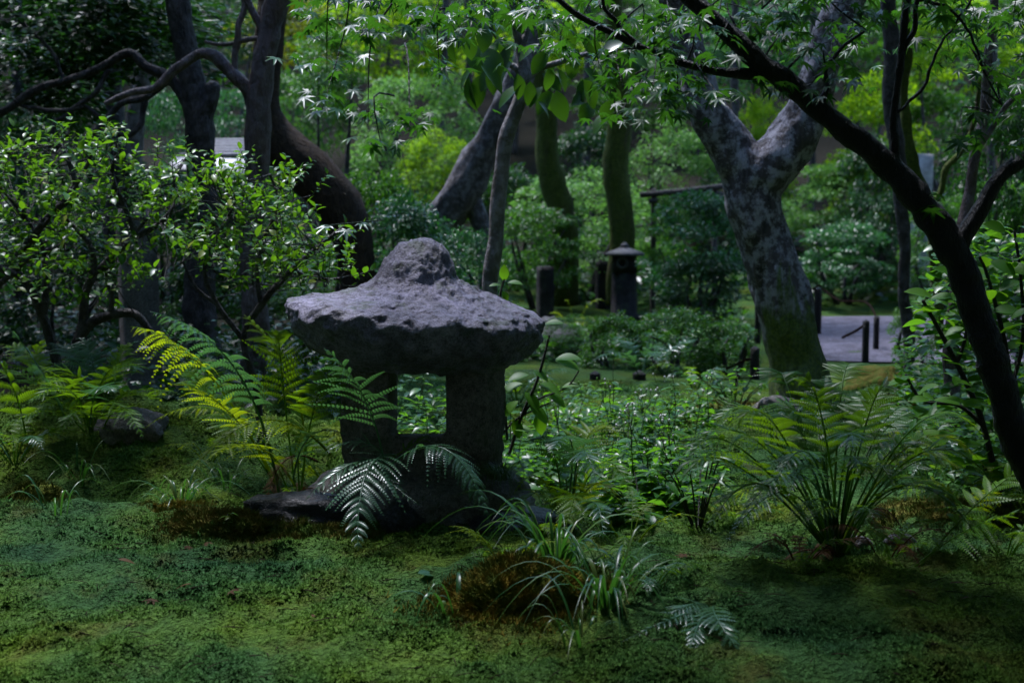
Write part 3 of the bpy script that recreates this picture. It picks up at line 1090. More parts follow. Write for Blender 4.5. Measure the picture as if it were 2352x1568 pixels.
rope('reddish rope drooping from the post behind forked trunk', [(1868, 664, 12.6), (1882, 655, 12.5), (1893, 666, 12.5), (1930, 690, 12), (1990, 695, 11.6), (2016, 735, 11.2)], 12, 2.5)
rope('thin rope sagging across the gravel walk', [(1935, 775, 10.6), (1965, 760, 10.4), (1992, 742, 10.2)], 10.4, 3)
rope('brown rope strung low beside the stout black post', [(1600, 870, 9.6), (1660, 850, 9.4), (1715, 826, 9.3), (1737, 828, 9.3)], 9.4, 3)

# white standing slab
g = gpos(2112, 16.5)
zt = W(2112, 355, 16.5)[2]
zb = g[2] - .1
V, F = boxm(-.125, .11, -.05, .05, zb - g[2], zt - g[2])
bm = bmesh.new()
vs_ = [bm.verts.new(v) for v in V]
for f in F:
    bm.faces.new([vs_[q] for q in f])
bmesh.ops.subdivide_edges(bm, edges=bm.edges, cuts=6, use_grid_fill=True)
bmesh.ops.triangulate(bm, faces=bm.faces)
V = np.array([v.co[:] for v in bm.verts])
F = np.array([[v.index for v in f.verts] for f in bm.faces])
bm.free()
V += .018 * np.stack([vnoise(V * 6, 1), vnoise(V * 6, 2), vnoise(V * 5, 3)], 1)
tag(link('stone_slab', make_mesh('stone_slab', V, F, M['slab_white'], False), None, tuple(g)), 'pale upright stone slab on the far right slope', 'stone slab')

# hut on the left: board roof
g = gpos(540, 16.0)
hut = thing('garden_hut', 'low garden hut with grey board roof behind two brown trunks', 'hut', g)
r0, r1 = W(440, 318, 17.2), W(440, 357, 15.6)
xa, xb = W(420, 0, 16)[0], W(592, 0, 16)[0]
n_b = 6
for q in range(n_b):
    t0, t1 = q / n_b, (q + .93) / n_b
    a, b = r0 + (r1 - r0) * t0, r0 + (r1 - r0) * t1
    V = np.array([[xa, a[1], a[2]], [xb, a[1], a[2]], [xb, b[1], b[2] + .02], [xa, b[1], b[2] + .02], [xa, a[1], a[2] - .03], [xb, a[1], a[2] - .03], [xb, b[1], b[2] - .02], [xa, b[1], b[2] - .02]])
    part(hut, 'roof_board', V, np.array([[0, 3, 2, 1], [3, 7, 6, 2], [0, 4, 7, 3], [1, 2, 6, 5], [4, 5, 6, 7], [0, 1, 5, 4]]), M['roof_board'], False)
e0, e1 = W(440, 360, 15.5), W(440, 396, 15.1)
V = np.array([[xa, e0[1], e0[2]], [xb + .05, e0[1], e0[2] - .03], [xb + .05, e1[1], e1[2] - .04], [xa, e1[1], e1[2] + .06]])
V = np.concatenate([V, V - [0, 0, .04]])
part(hut, 'eave', V, np.array([[0, 3, 2, 1], [3, 7, 6, 2], [0, 4, 7, 3], [1, 2, 6, 5], [4, 5, 6, 7], [0, 1, 5, 4]]), M['eave_board'], False)
V, F = boxm(xa + .1, xb - .15, 15.9, 17.0, g[2] - .3, e1[2] + .08)
part(hut, 'wall', V, F, M['hut_wood'], False)
for xx in (xa + .08, xb - .12):
    V, F = boxm(xx - .04, xx + .04, 15.2, 15.28, Hs(xx, 15.2) - .2, e1[2] - .0)
    part(hut, 'post', V, F, M['hut_wood'], False)

# old timber rail
g = gpos(1570, 15.0)
rail = thing('timber_rail', 'weathered grey timber rail between mossy trunk and forked trunk', 'rail', g)
for (p, q) in (((1470, 448), (1660, 428)), ((1490, 462), (1660, 446))):
    V, F = tube([W(*p, 15.0), W((p[0] + q[0]) / 2, (p[1] + q[1]) / 2 + 2, 15.0), W(*q, 15.0)], [.03, .033, .03], 8, .2, .06, 6, 3)
    part(rail, 'pole', V, F, M['rail_wood'])
for q in (1500, 1640):
    a = gpos(q, 15.04)
    V, F = tube([a - [0, 0, .1], a + [0, 0, .3], [a[0], a[1], W(q, 436, 15.04)[2]]], [.03] * 3, 8, .2, .05)
    part(rail, 'post', V, F, M['rail_wood'])

# ------------------------------------------------------------------ foliage masses shared by shrubs and trees
def foliage_proto(name, n, size, clumps, flat, crad, seed, T=LEAF2, shell=.55, droop=.5):
    r = np.random.default_rng(seed)
    c = unit(r.normal(0, 1, (clumps, 3)))
    c *= (shell + (1 - shell) * r.uniform(0, 1, (clumps, 1)) ** .5)
    c[:, 2] = np.where(c[:, 2] < -.55, -c[:, 2], c[:, 2])
    crs = crad * r.uniform(.6, 1.35, clumps)
    w = crs ** 2
    idx = r.choice(clumps, n, p=w / w.sum())
    off = unit(r.normal(0, 1, (n, 3))) * (r.uniform(0, 1, (n, 1)) ** .45)
    off *= crs[idx][:, None]
    off[:, 2] *= flat
    P = c[idx] + off
    out = unit(P * [1, 1, .6]) + unit(off + 1e-6) * .8
    d = out * [1, 1, .35] + r.normal(0, .55, (n, 3)) + [0, 0, -droop]
    N = np.array([0, 0, 1.0]) + out * .45 + r.normal(0, .6, (n, 3))
    V, F = scatter(*T, P, d, N, size * r.uniform(.6, 1.25, n))
    return make_mesh(name, V, F, M['leaf_mid'])


PROTO = {
    'dome': [foliage_proto('foliage_dome', 5600, .085, 95, .65, .20, s) for s in (1, 2)],
    'layer': [foliage_proto('foliage_layered', 6200, .085, 62, .28, .30, s, LEAF2, .45, .25) for s in (3, 4)],
    'fine': [foliage_proto('foliage_fine', 8000, .062, 120, .6, .18, s) for s in (5, 6)],
    'crown': [foliage_proto('foliage_crown', 11000, .040, 60, .45, .30, s, LEAF2, .35, .4) for s in (7, 8)],
    'big': [foliage_proto('foliage_big', 2600, .13, 40, .7, .34, s, LEAF4, .45, .6) for s in (9, 10)],
}
pcount = {k: 0 for k in PROTO}


def put_foliage(root, kind, centre, rx, ry, rz, mat, name='foliage', rot=None):
    me = PROTO[kind][pcount[kind] % len(PROTO[kind])]
    pcount[kind] += 1
    o = link(name, me, root, tuple(np.array(centre) - np.array(root.location)))
    o.scale = (rx, ry, rz)
    o.rotation_euler = (0, 0, random.uniform(0, 6.28) if rot is None else rot)
    if o.material_slots:
        o.material_slots[0].link = 'OBJECT'
        o.material_slots[0].material = M[mat]
    return o


def bush(label, px, py, d, rxp, ryp, mat, kind='dome', group=None, stems=4, name='shrub', cat='shrub', stem_mat='bark_dark', mats2=None, depth=.8):
    """rounded shrub: centre seen at (px,py), d metres off, half sizes in view units"""
    c = W(px, py, d)
    g = np.array([c[0], d, Hs(c[0], d)])
    root = thing(name, label, cat, g, group)
    rx, rz = rxp * d / FPX, ryp * d / FPX
    if cat == 'shrub':                       # leafy nearly down to the ground
        top = c[2] + rz
        gap = max(0.0, (top - 2 * rz) - g[2])
        low = (top - 2 * rz) - gap * (.85 if gap < 2.2 else .4)
        rz = (top - low) / 1.9
        c = np.array([c[0], c[1], top - rz])
    put_foliage(root, kind, c, rx, rx * depth, rz, mat)
    if mats2:
        put_foliage(root, kind, c + [rx * .2, .1, rz * .15], rx * .75, rx * .6, rz * .75, mats2)
    r = np.random.default_rng(int(px * 7 + py * 13 + d * 31))
    for q in range(stems):
        a = r.uniform(0, 6.28)
        tip = c + [math.cos(a) * rx * .6, math.sin(a) * rx * .45, r.uniform(-.1, .5) * rz]
        b = g + [math.cos(a) * .06, math.sin(a) * .06, -.05]
        mid = (b + tip) / 2 + [r.normal(0, .06), r.normal(0, .06), .05]
        V, F = tube([b, mid, tip], [.022 * d / 12, .016 * d / 12, .006], 6, .12, .1, 8, q)
        part(root, 'stem', V, F, M[stem_mat])
    return root


def tree(label, limbs, d, mat, crowns, seg=22, rough=.15, freq=11, name='tree', cat='tree', group=None, blend=None, rroot=None):
    """limbs: lists of (px,py,r[,d]); the first one is the trunk rising from the ground"""
    p0 = limbs[0][0]
    base = W(p0[0], p0[1], p0[3] if len(p0) > 3 else d)
    base = np.array([base[0], base[1], Hs(base[0], base[1])])
    root = thing(name, label, cat, base, group)
    ms = [pxtube(l, d, seg if q == 0 else max(8, seg - 2), rough, freq, q + 3, None, (.35 if blend else (.6 if q == 0 else 1.3))) for q, l in enumerate(limbs)]
    if blend:
        V, F = cat_mesh(ms)
        V, N, F = remesh(V, F, blend)
        V = V + N * ((.016 * fbm(V * [11, 11, 3], 4, 71) + .012 * (worley(V * [15, 15, 6], 72) - .5) + .012 * fbm(V * 3, 2, 73))[:, None])
        part(root, 'trunk', V, F, M[mat])
    else:
        part(root, 'trunk', *ms[0], M[mat])
        for q in ms[1:]:
            part(root, 'limb', *q, M[mat])
    for c in crowns:
        put_foliage(root, c[0], c[1], c[2], c[3], c[4], c[5], 'crown')
    return root


# the lichen-spotted forked tree
ft = tree('thick forked tree with lichen-spotted bark and moss-covered foot', [
    [(1843, 990, 92, 7.4), (1838, 930, 73.6), (1826, 850, 63.5), (1812, 760, 58.0), (1798, 660, 55.2), (1772, 560, 59.8), (1752, 470, 69.9), (1738, 400, 73.6), (1735, 370, 55.2)],
    [(1735, 410, 68.1), (1690, 355, 53.4), (1640, 270, 46.0), (1600, 190, 43.2), (1570, 90, 40.5), (1550, -20, 38.6), (1530, -180, 33.1), (1490, -420, 22.1)],
    [(1745, 410, 66.2), (1800, 345, 53.4), (1850, 265, 47.8), (1890, 170, 46.0), (1925, 60, 44.2), (1965, -60, 40.5), (2030, -260, 31.3), (2080, -480, 18.4)],
    [(1835, 900, 50), (1790, 960, 40), (1740, 1005, 14)],
    [(1845, 900, 55), (1890, 955, 38, 7.3), (1950, 1000, 12, 7.2)],
    [(1835, 910, 50, 7.4), (1840, 980, 36, 7.2), (1850, 1030, 12, 7.0)],
], 7.4, 'bark_lichen', [('crown', (2.6, 7.5, 4.6), 1.2, 1.1, .7, 'leaf_mid'), ('crown', (1.2, 8.4, 5.0), 1.2, 1.2, .7, 'leaf_mid')], 20, .06, 6, 'forked_tree', 'tree', None, .018)

tree('dark upright trunk with stub and long bent boughs', [
    [(482, 960, 42, 8.3), (475, 760, 36), (465, 560, 33), (455, 400, 33), (450, 260, 33), (425, 130, 29), (400, 0, 27), (380, -150, 24), (370, -330, 14)],
    [(455, 300, 26), (472, 240, 24), (480, 205, 22), (482, 196, 16)],
    [(440, 250, 15.6), (390, 195, 11.7), (330, 155, 11.7), (290, 130, 10.9), (235, 152, 10.1), (120, 200, 9.4), (30, 240, 9.4), (-90, 300, 7.8)],
    [(385, 190, 8.6), (330, 225, 7.8), (280, 240, 7.8), (240, 285, 7.0), (195, 330, 6.2)],
    [(250, 160, 7.0), (225, 195, 6.2), (180, 245, 6.2), (130, 290, 5.5), (110, 345, 4.7)],
    [(190, 245, 4.7), (100, 250, 4.7), (40, 235, 3.9)],
    [(330, 220, 7.0), (330, 270, 7.0), (290, 310, 6.2), (230, 270, 4.7), (190, 240, 3.9)],
    [(20, 20, 3.9), (80, 80, 4.7), (130, 140, 4.7), (150, 190, 3.9)],
], 8.3, 'bark_dark', [('big', W(120, 40, 8.8), .75, .5, .38, 'leaf_dark'), ('big', W(300, 110, 9.2), .7, .5, .34, 'leaf_dark'), ('big', W(40, 200, 9.2), .6, .5, .33, 'leaf_dark'),
                      ('crown', (-2.8, 8.4, 3.3), 1.1, 1.0, .7, 'leaf_dark')])
tree('reddish-brown trunk forking below the top left boughs', [
    [(572, 960, 34, 7.8), (578, 760, 29), (580, 600, 27), (582, 420, 27), (592, 250, 28), (608, 160, 28), (628, 80, 27), (650, -10, 26), (680, -160, 20), (700, -330, 12)],
    [(590, 255, 20.5), (550, 190, 15.6), (525, 155, 13.9), (500, 130, 12.3), (450, 122, 11.5), (400, 160, 10.7), (355, 205, 9.0), (300, 215, 7.4), (240, 240, 5.7)],
    [(540, 175, 7.4), (538, 130, 7.4), (550, 80, 7.4), (553, 30, 7.4), (565, -40, 6.6)],
    [(622, 110, 13.1), (595, 60, 9.8), (575, 20, 9.0), (560, -30, 8.2)],
    [(600, 90, 5.7), (560, 90, 5.7), (520, 105, 4.9), (470, 95, 4.1)],
], 7.8, 'bark_brown', [('crown', (-1.7, 8.8, 3.6), .8, .8, .5, 'leaf_mid')])
tree('bent mossy brown trunk curving behind the lantern', [
    [(825, 900, 50, 9.5), (822, 700, 46), (805, 560, 48), (775, 470, 56), (715, 400, 56), (655, 345, 48), (620, 270, 36), (608, 150, 34), (608, 0, 33), (620, -180, 28), (640, -350, 18)],
    [(640, 330, 26), (615, 300, 18), (606, 285, 10)],
], 9.5, 'bark_mossbrown', [('crown', (-1.6, 10.2, 4.4), 1.2, 1.0, .6, 'leaf_mid')], 24, .13, 9)
tree('leaning rough grey trunk slanting right behind the lantern', [
    [(940, 790, 50, 12), (975, 600, 46), (1030, 480, 44), (1095, 370, 40), (1160, 270, 36), (1195, 170, 32), (1210, 60, 28), (1220, -120, 22)],
    [(1075, 430, 26), (1100, 500, 22), (1112, 600, 20), (1118, 740, 22)],
], 12, 'bark_rough', [('crown', (.2, 12.2, 4.4), 1.6, 1.3, .7, 'leaf_mid')], 26, .24, 8)
bl = tree('slim grey sapling trunk with large drooping dark leaves', [
    [(1128, 1010, 22, 6.8), (1130, 800, 20), (1133, 600, 18), (1142, 450, 18), (1160, 340, 17), (1185, 250, 17), (1197, 185, 15), (1190, 90, 9), (1170, -40, 7)],
    [(1197, 190, 10), (1165, 140, 7), (1140, 90, 6), (1115, 30, 5), (1100, -40, 4)],
    [(1200, 185, 10), (1260, 150, 7), (1330, 130, 6), (1420, 120, 5)],
    [(1195, 160, 9), (1205, 80, 7), (1240, 10, 6), (1270, -60, 5)],
], 6.8, 'bark_grey', [], 12, .06, 9, 'sapling_tree')
tree('short curved trunk with moss streaks, left of two mossy trunks', [
    [(1300, 700, 30, 15), (1292, 500, 30), (1280, 430, 28), (1266, 350, 26), (1256, 260, 25), (1240, 180, 22), (1225, 80, 20), (1215, -100, 16)],
], 15, 'bark_moss', [('crown', (.4, 15.2, 4.9), 1.6, 1.2, .8, 'leaf_bright')], 12, .10)
tree('straight trunk wrapped in green moss, right of two mossy trunks', [
    [(1424, 700, 31, 15), (1424, 500, 29), (1425, 400, 29), (1432, 320, 29), (1428, 250, 27), (1415, 160, 24), (1405, 40, 20), (1400, -100, 16)],
], 15, 'bark_moss', [('crown', (1.4, 15.0, 4.9), 1.6, 1.2, .8, 'leaf_mid')], 12, .08)
tree('thin straight trunk behind the dark bough on the right', [
    [(2090, 870, 14, 9), (2080, 650, 13), (2072, 480, 15), (2058, 330, 18), (2048, 200, 18), (2045, 60, 18), (2040, -80, 15), (2040, -260, 10)],
], 9, 'bark_dark', [('crown', (2.5, 9.2, 3.5), 1.2, 1.0, .6, 'leaf_mid')])
tree('slender olive trunk bending toward the pale slab', [
    [(2160, 800, 12, 10), (2145, 600, 11), (2130, 450, 12), (2095, 380, 13), (2082, 300, 12), (2080, 150, 11), (2085, -60, 9)],
    [(2140, 500, 8), (2175, 400, 7), (2230, 300, 6), (2250, 180, 5)],
], 10, 'bark_moss', [('crown', (3.1, 10, 3.4), 1.0, .9, .55, 'leaf_olive')])
tree('dark brown trunk standing in the right-hand moss', [
    [(2196, 1020, 21, 6.3), (2194, 880, 19), (2192, 740, 18), (2205, 560, 16), (2235, 400, 14), (2262, 250, 12), (2280, 60, 10), (2290, -120, 7)],
    [(2245, 340, 8), (2300, 260, 6), (2352, 200, 5)],
], 6.3, 'bark_brown', [('crown', (2.3, 6.4, 2.6), .7, .7, .45, 'leaf_mid')], 10)
tree('pale spotted trunk far behind the left shrub', [
    [(318, 800, 24, 12.5), (312, 560, 22), (305, 400, 20), (312, 280, 20), (335, 150, 17), (345, 0, 15), (350, -150, 12)],
], 12.5, 'bark_grey', [('crown', (-3.4, 12.6, 3.9), 1.5, 1.2, .8, 'leaf_dark')])
tree('dark straight trunk in the shade behind the left boughs', [
    [(262, 800, 26, 11.5), (262, 560, 24), (268, 400, 22), (262, 250, 20), (262, 100, 18), (258, -100, 16)],
], 11.5, 'bark_dark', [('crown', (-3.4, 11.5, 4.0), 1.4, 1.2, .8, 'leaf_dark')])
for lab, px, d, r, lean in (('thin pale trunk high on the slope left of the leaning trunk', 1015, 23, 9, 10), ('second thin trunk high on the slope near the leaning trunk', 1085, 24, 8, -12),
                            ('dim trunk on the slope far behind the forked tree', 1700, 20, 11, -15), ('dim trunk on the slope seen through the fork', 1860, 21, 9, 12),
                            ('dark trunk high on the right slope', 2270, 17, 12, 14), ('dark trunk at the upper left corner', 45, 15, 14, -8),
                            ('dim trunk on the slope between mossy trunks', 1345, 21, 9, 8)):
    g = gpos(px, d)
    b_py = 481 - (g[2] - CAM_H) * FPX / d
    tree(lab, [[(px, b_py + 20, r, d), (px + lean * .5, (b_py - 40) / 2, r * .9), (px + lean, -60, r * .75), (px + lean * 1.3, -220, r * .5)]], d, 'bark_dark',
         [('crown', W(px + lean, -200, d), 1.5, 1.3, .9, 'leaf_bright' if px > 900 else 'leaf_dark')], 8, .08, 5, 'slope_tree', 'tree', 'slender trees on the slope')

# ------------------------------------------------------------------ shrubs and small trees behind
G1 = 'clipped shrubs behind the lantern'
bush('dark glossy shrub just behind the lantern cap, left side', 930, 570, 9.8, 165, 120, 'leaf_blue', 'dome', G1)
bush('bushy dark shrub under the bent mossy trunk', 860, 470, 11.0, 120, 85, 'leaf_mid', 'dome', G1)
bush('blue-green shrub right behind the lantern knob', 1080, 620, 10.5, 110, 105, 'leaf_blue', 'fine', G1)
bush('shrub with drooping sprays behind the slim sapling', 1240, 540, 14.6, 120, 75, 'leaf_mid', 'layer', G1)
bush('wide layered shrub beside the small lantern', 1600, 560, 13.5, 135, 125, 'leaf_blue', 'layer', G1)
bush('smaller dark shrub below the layered one', 1610, 640, 13.0, 115, 60, 'leaf_dark', 'layer', G1)
bush('pale green mound of leaves under mossy trunks', 1340, 470, 16.0, 200, 75, 'leaf_pale', 'fine', G1)
bush('low glossy shrub in the middle moss, left of three', 1415, 800, 9.9, 95, 78, 'leaf_mid', 'dome', G1)
bush('low glossy shrub in the middle moss, tallest of three', 1550, 788, 9.7, 115, 85, 'leaf_mid', 'dome', G1)
bush('low glossy shrub in the middle moss, next to stout post', 1672, 806, 9.5, 80, 66, 'leaf_mid', 'dome', G1)
bush('low leafy clump next to the lantern cap edge', 1330, 770, 10.5, 90, 50, 'leaf_mid', 'fine', G1)
bush('pale bush at the foot of slope left of the fork', 1560, 370, 18.5, 130, 90, 'leaf_pale', 'fine', G1)
bush('frilly dark bush left of timber rail', 1540, 500, 14.8, 65, 50, 'leaf_mid', 'layer', G1)
G2 = 'shrubs beyond the gravel walk'
bush('layered maple shrub beyond the gravel walk', 1940, 590, 16.0, 115, 85, 'leaf_blue', 'layer', G2)
bush('pale shrub seen right of the forked trunk', 1925, 440, 17.5, 110, 70, 'leaf_pale', 'layer', G2)
bush('grey-green shrub above the layered maple', 2010, 500, 16.8, 110, 70, 'leaf_blue', 'fine', G2)
bush('yellow-green bush framed in the tree fork', 1755, 285, 19.0, 75, 75, 'leaf_bright', 'fine', G2)
bush('bright maple sapling right of the fork', 2010, 260, 18.0, 110, 100, 'leaf_bright', 'layer', G2)
bush('dark evergreen under the bright sapling', 2000, 370, 17.0, 100, 60, 'leaf_dark', 'dome', G2)
bush('feathery green bush at the right edge below the bough', 2300, 490, 12.0, 130, 85, 'leaf_mid', 'layer', G2)
bush('dull bush at the foot of the pale slab', 2160, 505, 15.4, 110, 72, 'leaf_mid', 'fine', G2)
bush('dark undergrowth right of the slab', 2260, 330, 18.0, 130, 110, 'leaf_dark', 'dome', G2)
bush('leafy bush beside the small posts at the walk', 2100, 745, 9.3, 60, 60, 'leaf_mid', 'fine', G2)
bush('shrub on the right in front of the slope', 2320, 640, 9.5, 110, 90, 'leaf_dark', 'dome', G2)
G3 = 'leafy trees on the slope'
sl_list = [
    ('bright yellow-green maple on the slope, top centre', 880, 110, 24, 190, 130, 'leaf_bright', 'layer'),
    ('green maple mound on slope left of the leaning trunk', 960, 280, 21, 190, 120, 'leaf_pale', 'fine'),
    ('vivid green shrub below the maple mound', 1000, 380, 19.5, 120, 80, 'leaf_bright', 'fine'),
    ('green crown between leaning trunk and mossy trunks', 1180, 130, 25, 160, 130, 'leaf_bright', 'layer'),
    ('bluish shrub low between the mossy trunks', 1345, 370, 19.0, 110, 75, 'leaf_dark', 'dome'),
    ('dark tall shrub behind the straight mossy trunk', 1480, 230, 22, 150, 110, 'leaf_mid', 'layer'),
    ('soft green tree crown at top, left of the fork', 1420, 60, 26, 170, 120, 'leaf_mid', 'fine'),
    ('pale crown behind the left limb of the fork', 1590, 130, 25, 140, 130, 'leaf_pale', 'layer'),
    ('dark blue-green evergreen between the fork limbs', 1740, 120, 23, 130, 110, 'leaf_blue', 'dome'),
    ('green crown right of the fork at the top', 2000, 100, 24, 140, 120, 'leaf_mid', 'layer'),
    ('bright maple crown in the upper right', 2200, 130, 20, 150, 130, 'leaf_bright', 'layer'),
    ('dim green crown at the top right corner', 2340, 100, 22, 150, 140, 'leaf_mid', 'layer'),
    ('dark bush in the shade beyond the brown trunk', 2150, 290, 21, 120, 90, 'leaf_mid', 'dome'),
    ('soft green shrub behind the brown trunks, left', 700, 260, 19, 130, 130, 'leaf_mid', 'fine'),
    ('olive bush above the board-roofed hut', 660, 110, 23, 140, 120, 'leaf_olive', 'layer'),
    ('dusky green bush between the left trunks', 520, 260, 20, 120, 70, 'leaf_blue', 'fine'),
    ('dark crown between the left trunks at the top', 500, 80, 22, 140, 110, 'leaf_dark', 'fine'),
    ('dark evergreen crown at the top left', 230, 60, 18, 200, 130, 'leaf_dark', 'dome'),
    ('shaded shrub behind the long bent boughs', 150, 260, 15, 170, 110, 'leaf_dark', 'dome'),
    ('blue-green shrub behind the pale spotted trunk', 370, 280, 16, 110, 100, 'leaf_blue', 'fine'),
    ('shaded bush at the left edge below the boughs', 20, 330, 13, 130, 110, 'leaf_dark', 'dome'),
    ('green bush just left of the bent mossy trunk', 560, 460, 12.5, 130, 90, 'leaf_mid', 'fine'),
    ('dark shrub behind the granite post', 380, 520, 11.5, 140, 120, 'leaf_dark', 'dome'),
    ('gloomy undergrowth left of the granite post', 130, 640, 9.5, 190, 120, 'leaf_dark', 'dome'),
    ('gloomy undergrowth right of the granite post', 500, 700, 10.5, 160, 110, 'leaf_dark', 'dome'),
    ('low dark shrub behind the tall fern', 700, 740, 10.8, 110, 80, 'leaf_mid', 'dome'),
    ('dark foliage at the right edge behind the dark bough', 2330, 260, 11, 110, 90, 'leaf_dark', 'layer'),
    ('green foliage hanging beside the bent mossy trunk', 750, 180, 15, 100, 110, 'leaf_mid', 'layer'),
    ('shade-dark shrub behind the small lantern', 1400, 600, 17.5, 160, 80, 'leaf_dark', 'dome'),
    ('dark bush on the slope behind rail', 1700, 450, 19, 130, 70, 'leaf_dark', 'dome'),
    ('dark bush at the slope foot behind the slim sapling', 1180, 470, 16.5, 120, 80, 'leaf_dark', 'dome'),
]
for lab, px, py, d, rx, ry, mt, kd in sl_list:
    bush(lab, px, py, d, rx, ry, mt, kd, G3, 3, 'leafy_shrub' if py > 240 else 'slope_maple', 'shrub' if py > 240 else 'tree', 'bark_dark')
# top of the slope: continuous wood
nb = 26000
bxp = rng.uniform(-17, 17, nb)
byp = rng.uniform(27, 36, nb)
bz = H(bxp, byp) + rng.uniform(0, 1, nb) ** .8 * 5.5
V, F = scatter(*LEAF2, np.stack([bxp, byp, bz], 1), rng.normal(0, 1, (nb, 3)) + [0, -.3, -.5], rng.normal(0, .6, (nb, 3)) + [0, -.5, 1], rng.uniform(.16, .34, nb))
fw = link('far_wood', make_mesh('far_wood', V, F, M['leaf_mid']))
tag(fw, 'distant green wood closing the top of the slope', 'wood', None, 'stuff')

# ------------------------------------------------------------------ leaf objects
LM = {}


def leaf_obj(name, tmpl, mat, root, P, Y, Z, s, parent=None):
    key = (tmpl, mat)
    if key not in LM:
        T = {'oval': OVAL, 'broad': BROAD, 'lance': LANCE, 'maple': MAPLE, 'leaf4': LEAF4}[tmpl]
        LM[key] = make_mesh(name, T[0], T[1], M[mat], True)
    o = bpy.data.objects.new(name, LM[key])
    scene.collection.objects.link(o)
    o.parent = parent or root
    o.rotation_mode = 'QUATERNION'
    o.rotation_quaternion = quat_from(Y, Z)
    o.location = tuple(np.array(P) - np.array(root.location))
    o.scale = (s, s, s)
    return o


# ------------------------------------------------------------------ ferns
def bez(a, b, c, t):
    t = np.asarray(t)[:, None]
    return (1 - t) ** 2 * a + 2 * t * (1 - t) * b + t * t * c


def frond_geo(a, b, c, width, stalk=.28, pairs=16, up=(0, 0, 1), droop=.25, npin=14, seed=0, peak=.25, ang=62, slim=1.0):
    """a..c: rachis bezier in the world; two ranks of pinnae cut into narrow pinnules"""
    r = np.random.default_rng(seed)
    a, b, c = (np.array(q, float) for q in (a, b, c))
    t = np.linspace(0, 1, 26)
    wob = np.cross(unit(c - a), [0, 0, 1.0]) * np.linalg.norm(c - a) * r.normal(0, .05)
    b = b + wob
    P = bez(a, b, c, t)
    L = np.linalg.norm(np.diff(P, axis=0), axis=1).sum()
    rad = np.interp(t, [0, .4, 1], [.0042, .0028, .0008]) * (L / .6) ** .5
    meshes = [tube(P, rad, 5, None, 0, 1, 0, False)]
    ts = stalk + (1 - stalk) * np.linspace(0, 1, pairs + 1)[:-1] ** .92
    up = np.array(up, float)
    gapw = L * (1 - stalk) / pairs
    Vs, Fs, nv = [], [], 0
    for t0 in ts:
        p = bez(a, b, c, [t0])[0]
        T = unit(bez(a, b, c, [min(t0 + .02, 1)])[0] - bez(a, b, c, [max(t0 - .02, 0)])[0])
        S = unit(np.cross(T, up))
        N = np.cross(S, T)
        u = (t0 - stalk) / (1 - stalk)
        gw = gapw
        wl_ = width * .5 * (np.interp(u, [0, peak * .5, peak, 1], [.62, .92, 1.0, .04]))
        for sd in (-1, 1):
            an = math.radians(ang + r.normal(0, 4)) * (1 - .15 * u)
            D = T * math.cos(an) + S * sd * math.sin(an)
            D = unit(D + N * r.normal(.05, .18))
            dr_ = droop * r.uniform(.5, 1.8)
            ln = wl_ * r.uniform(.82, 1.10)
            if r.uniform() < .05:
                continue
            s = np.linspace(0, 1, npin + 1)
            pts = p + D * (s[:, None] * ln) + (T * .10 * ln) * (s[:, None] ** 2) - np.array([0, 0, 1.0]) * (dr_ * ln * s[:, None] ** 2)
            Dp = unit(np.gradient(pts, axis=0))
            Sp = unit(np.cross(Dp, N))
            Np = np.cross(Sp, Dp)
            sp = ln / npin
            pl = min(gapw * .43, ln * .24) * slim * np.interp(s, [0, .1, .45, 1], [.8, 1, .95, .10]) + .0006
            q0 = pts - Dp * sp * .36
            q1 = pts + Dp * sp * .36
            for s2 in (-1, 1):
                tipv = pts + Sp * s2 * pl[:, None] + Dp * (pl * .28)[:, None] - Np * (pl * .18)[:, None]
                midv = pts + Sp * s2 * pl[:, None] * .62 + Dp * (sp * .42 + pl * .24)[:, None]
                V = np.stack([q0, q1, midv, tipv], 1)[:-1].reshape(-1, 3)
                k = npin
                base = np.arange(k)[:, None] * 4 + nv
                f = np.array([[0, 1, 2], [0, 2, 3]]) if s2 > 0 else np.array([[0, 2, 1], [0, 3, 2]])
                Fs.append((base[:, None, :] + f[None]).reshape(-1, 3))
                Vs.append(V)
                nv += len(V)
    meshes.append((np.concatenate(Vs), np.concatenate(Fs)))
    return cat_mesh(meshes)


fcount = [0]


def add_frond(root, a, b, c, width, mat='frond', **k):
    fcount[0] += 1
    V, F = frond_geo(a, b, c, width, seed=fcount[0], **k)
    return part(root, 'frond', V, F, M[mat], False)


def fern(label, base_px, base_d, fronds, mat='frond', group='ferns', z=None):
    """fronds: (mid px,py,d), (tip px,py,d), width px, options"""
    g = gpos(base_px, base_d)
    if z is not None:
        g[2] = z
    root = thing('fern', label, 'fern', g, group)
    for f in fronds:
        (mx, my, md), (tx, ty, td), w = f[0], f[1], f[2]
        o = dict(f[3]) if len(f) > 3 else {}
        m = o.pop('mat', mat)
        st = o.pop('start', None)
        a = W(*st) if st else g + [random.uniform(-.02, .02), random.uniform(-.02, .02), 0]
        mid = W(mx, my, md)
        mid[2] += o.pop('arch', .045) * np.linalg.norm(W(tx, ty, td) - a)
        tip = W(tx, ty, td)
        b = 2 * mid - (a + tip) / 2          # pass through the mid point
        add_frond(root, a, b, tip, w * td / FPX, m, **o)
    return root


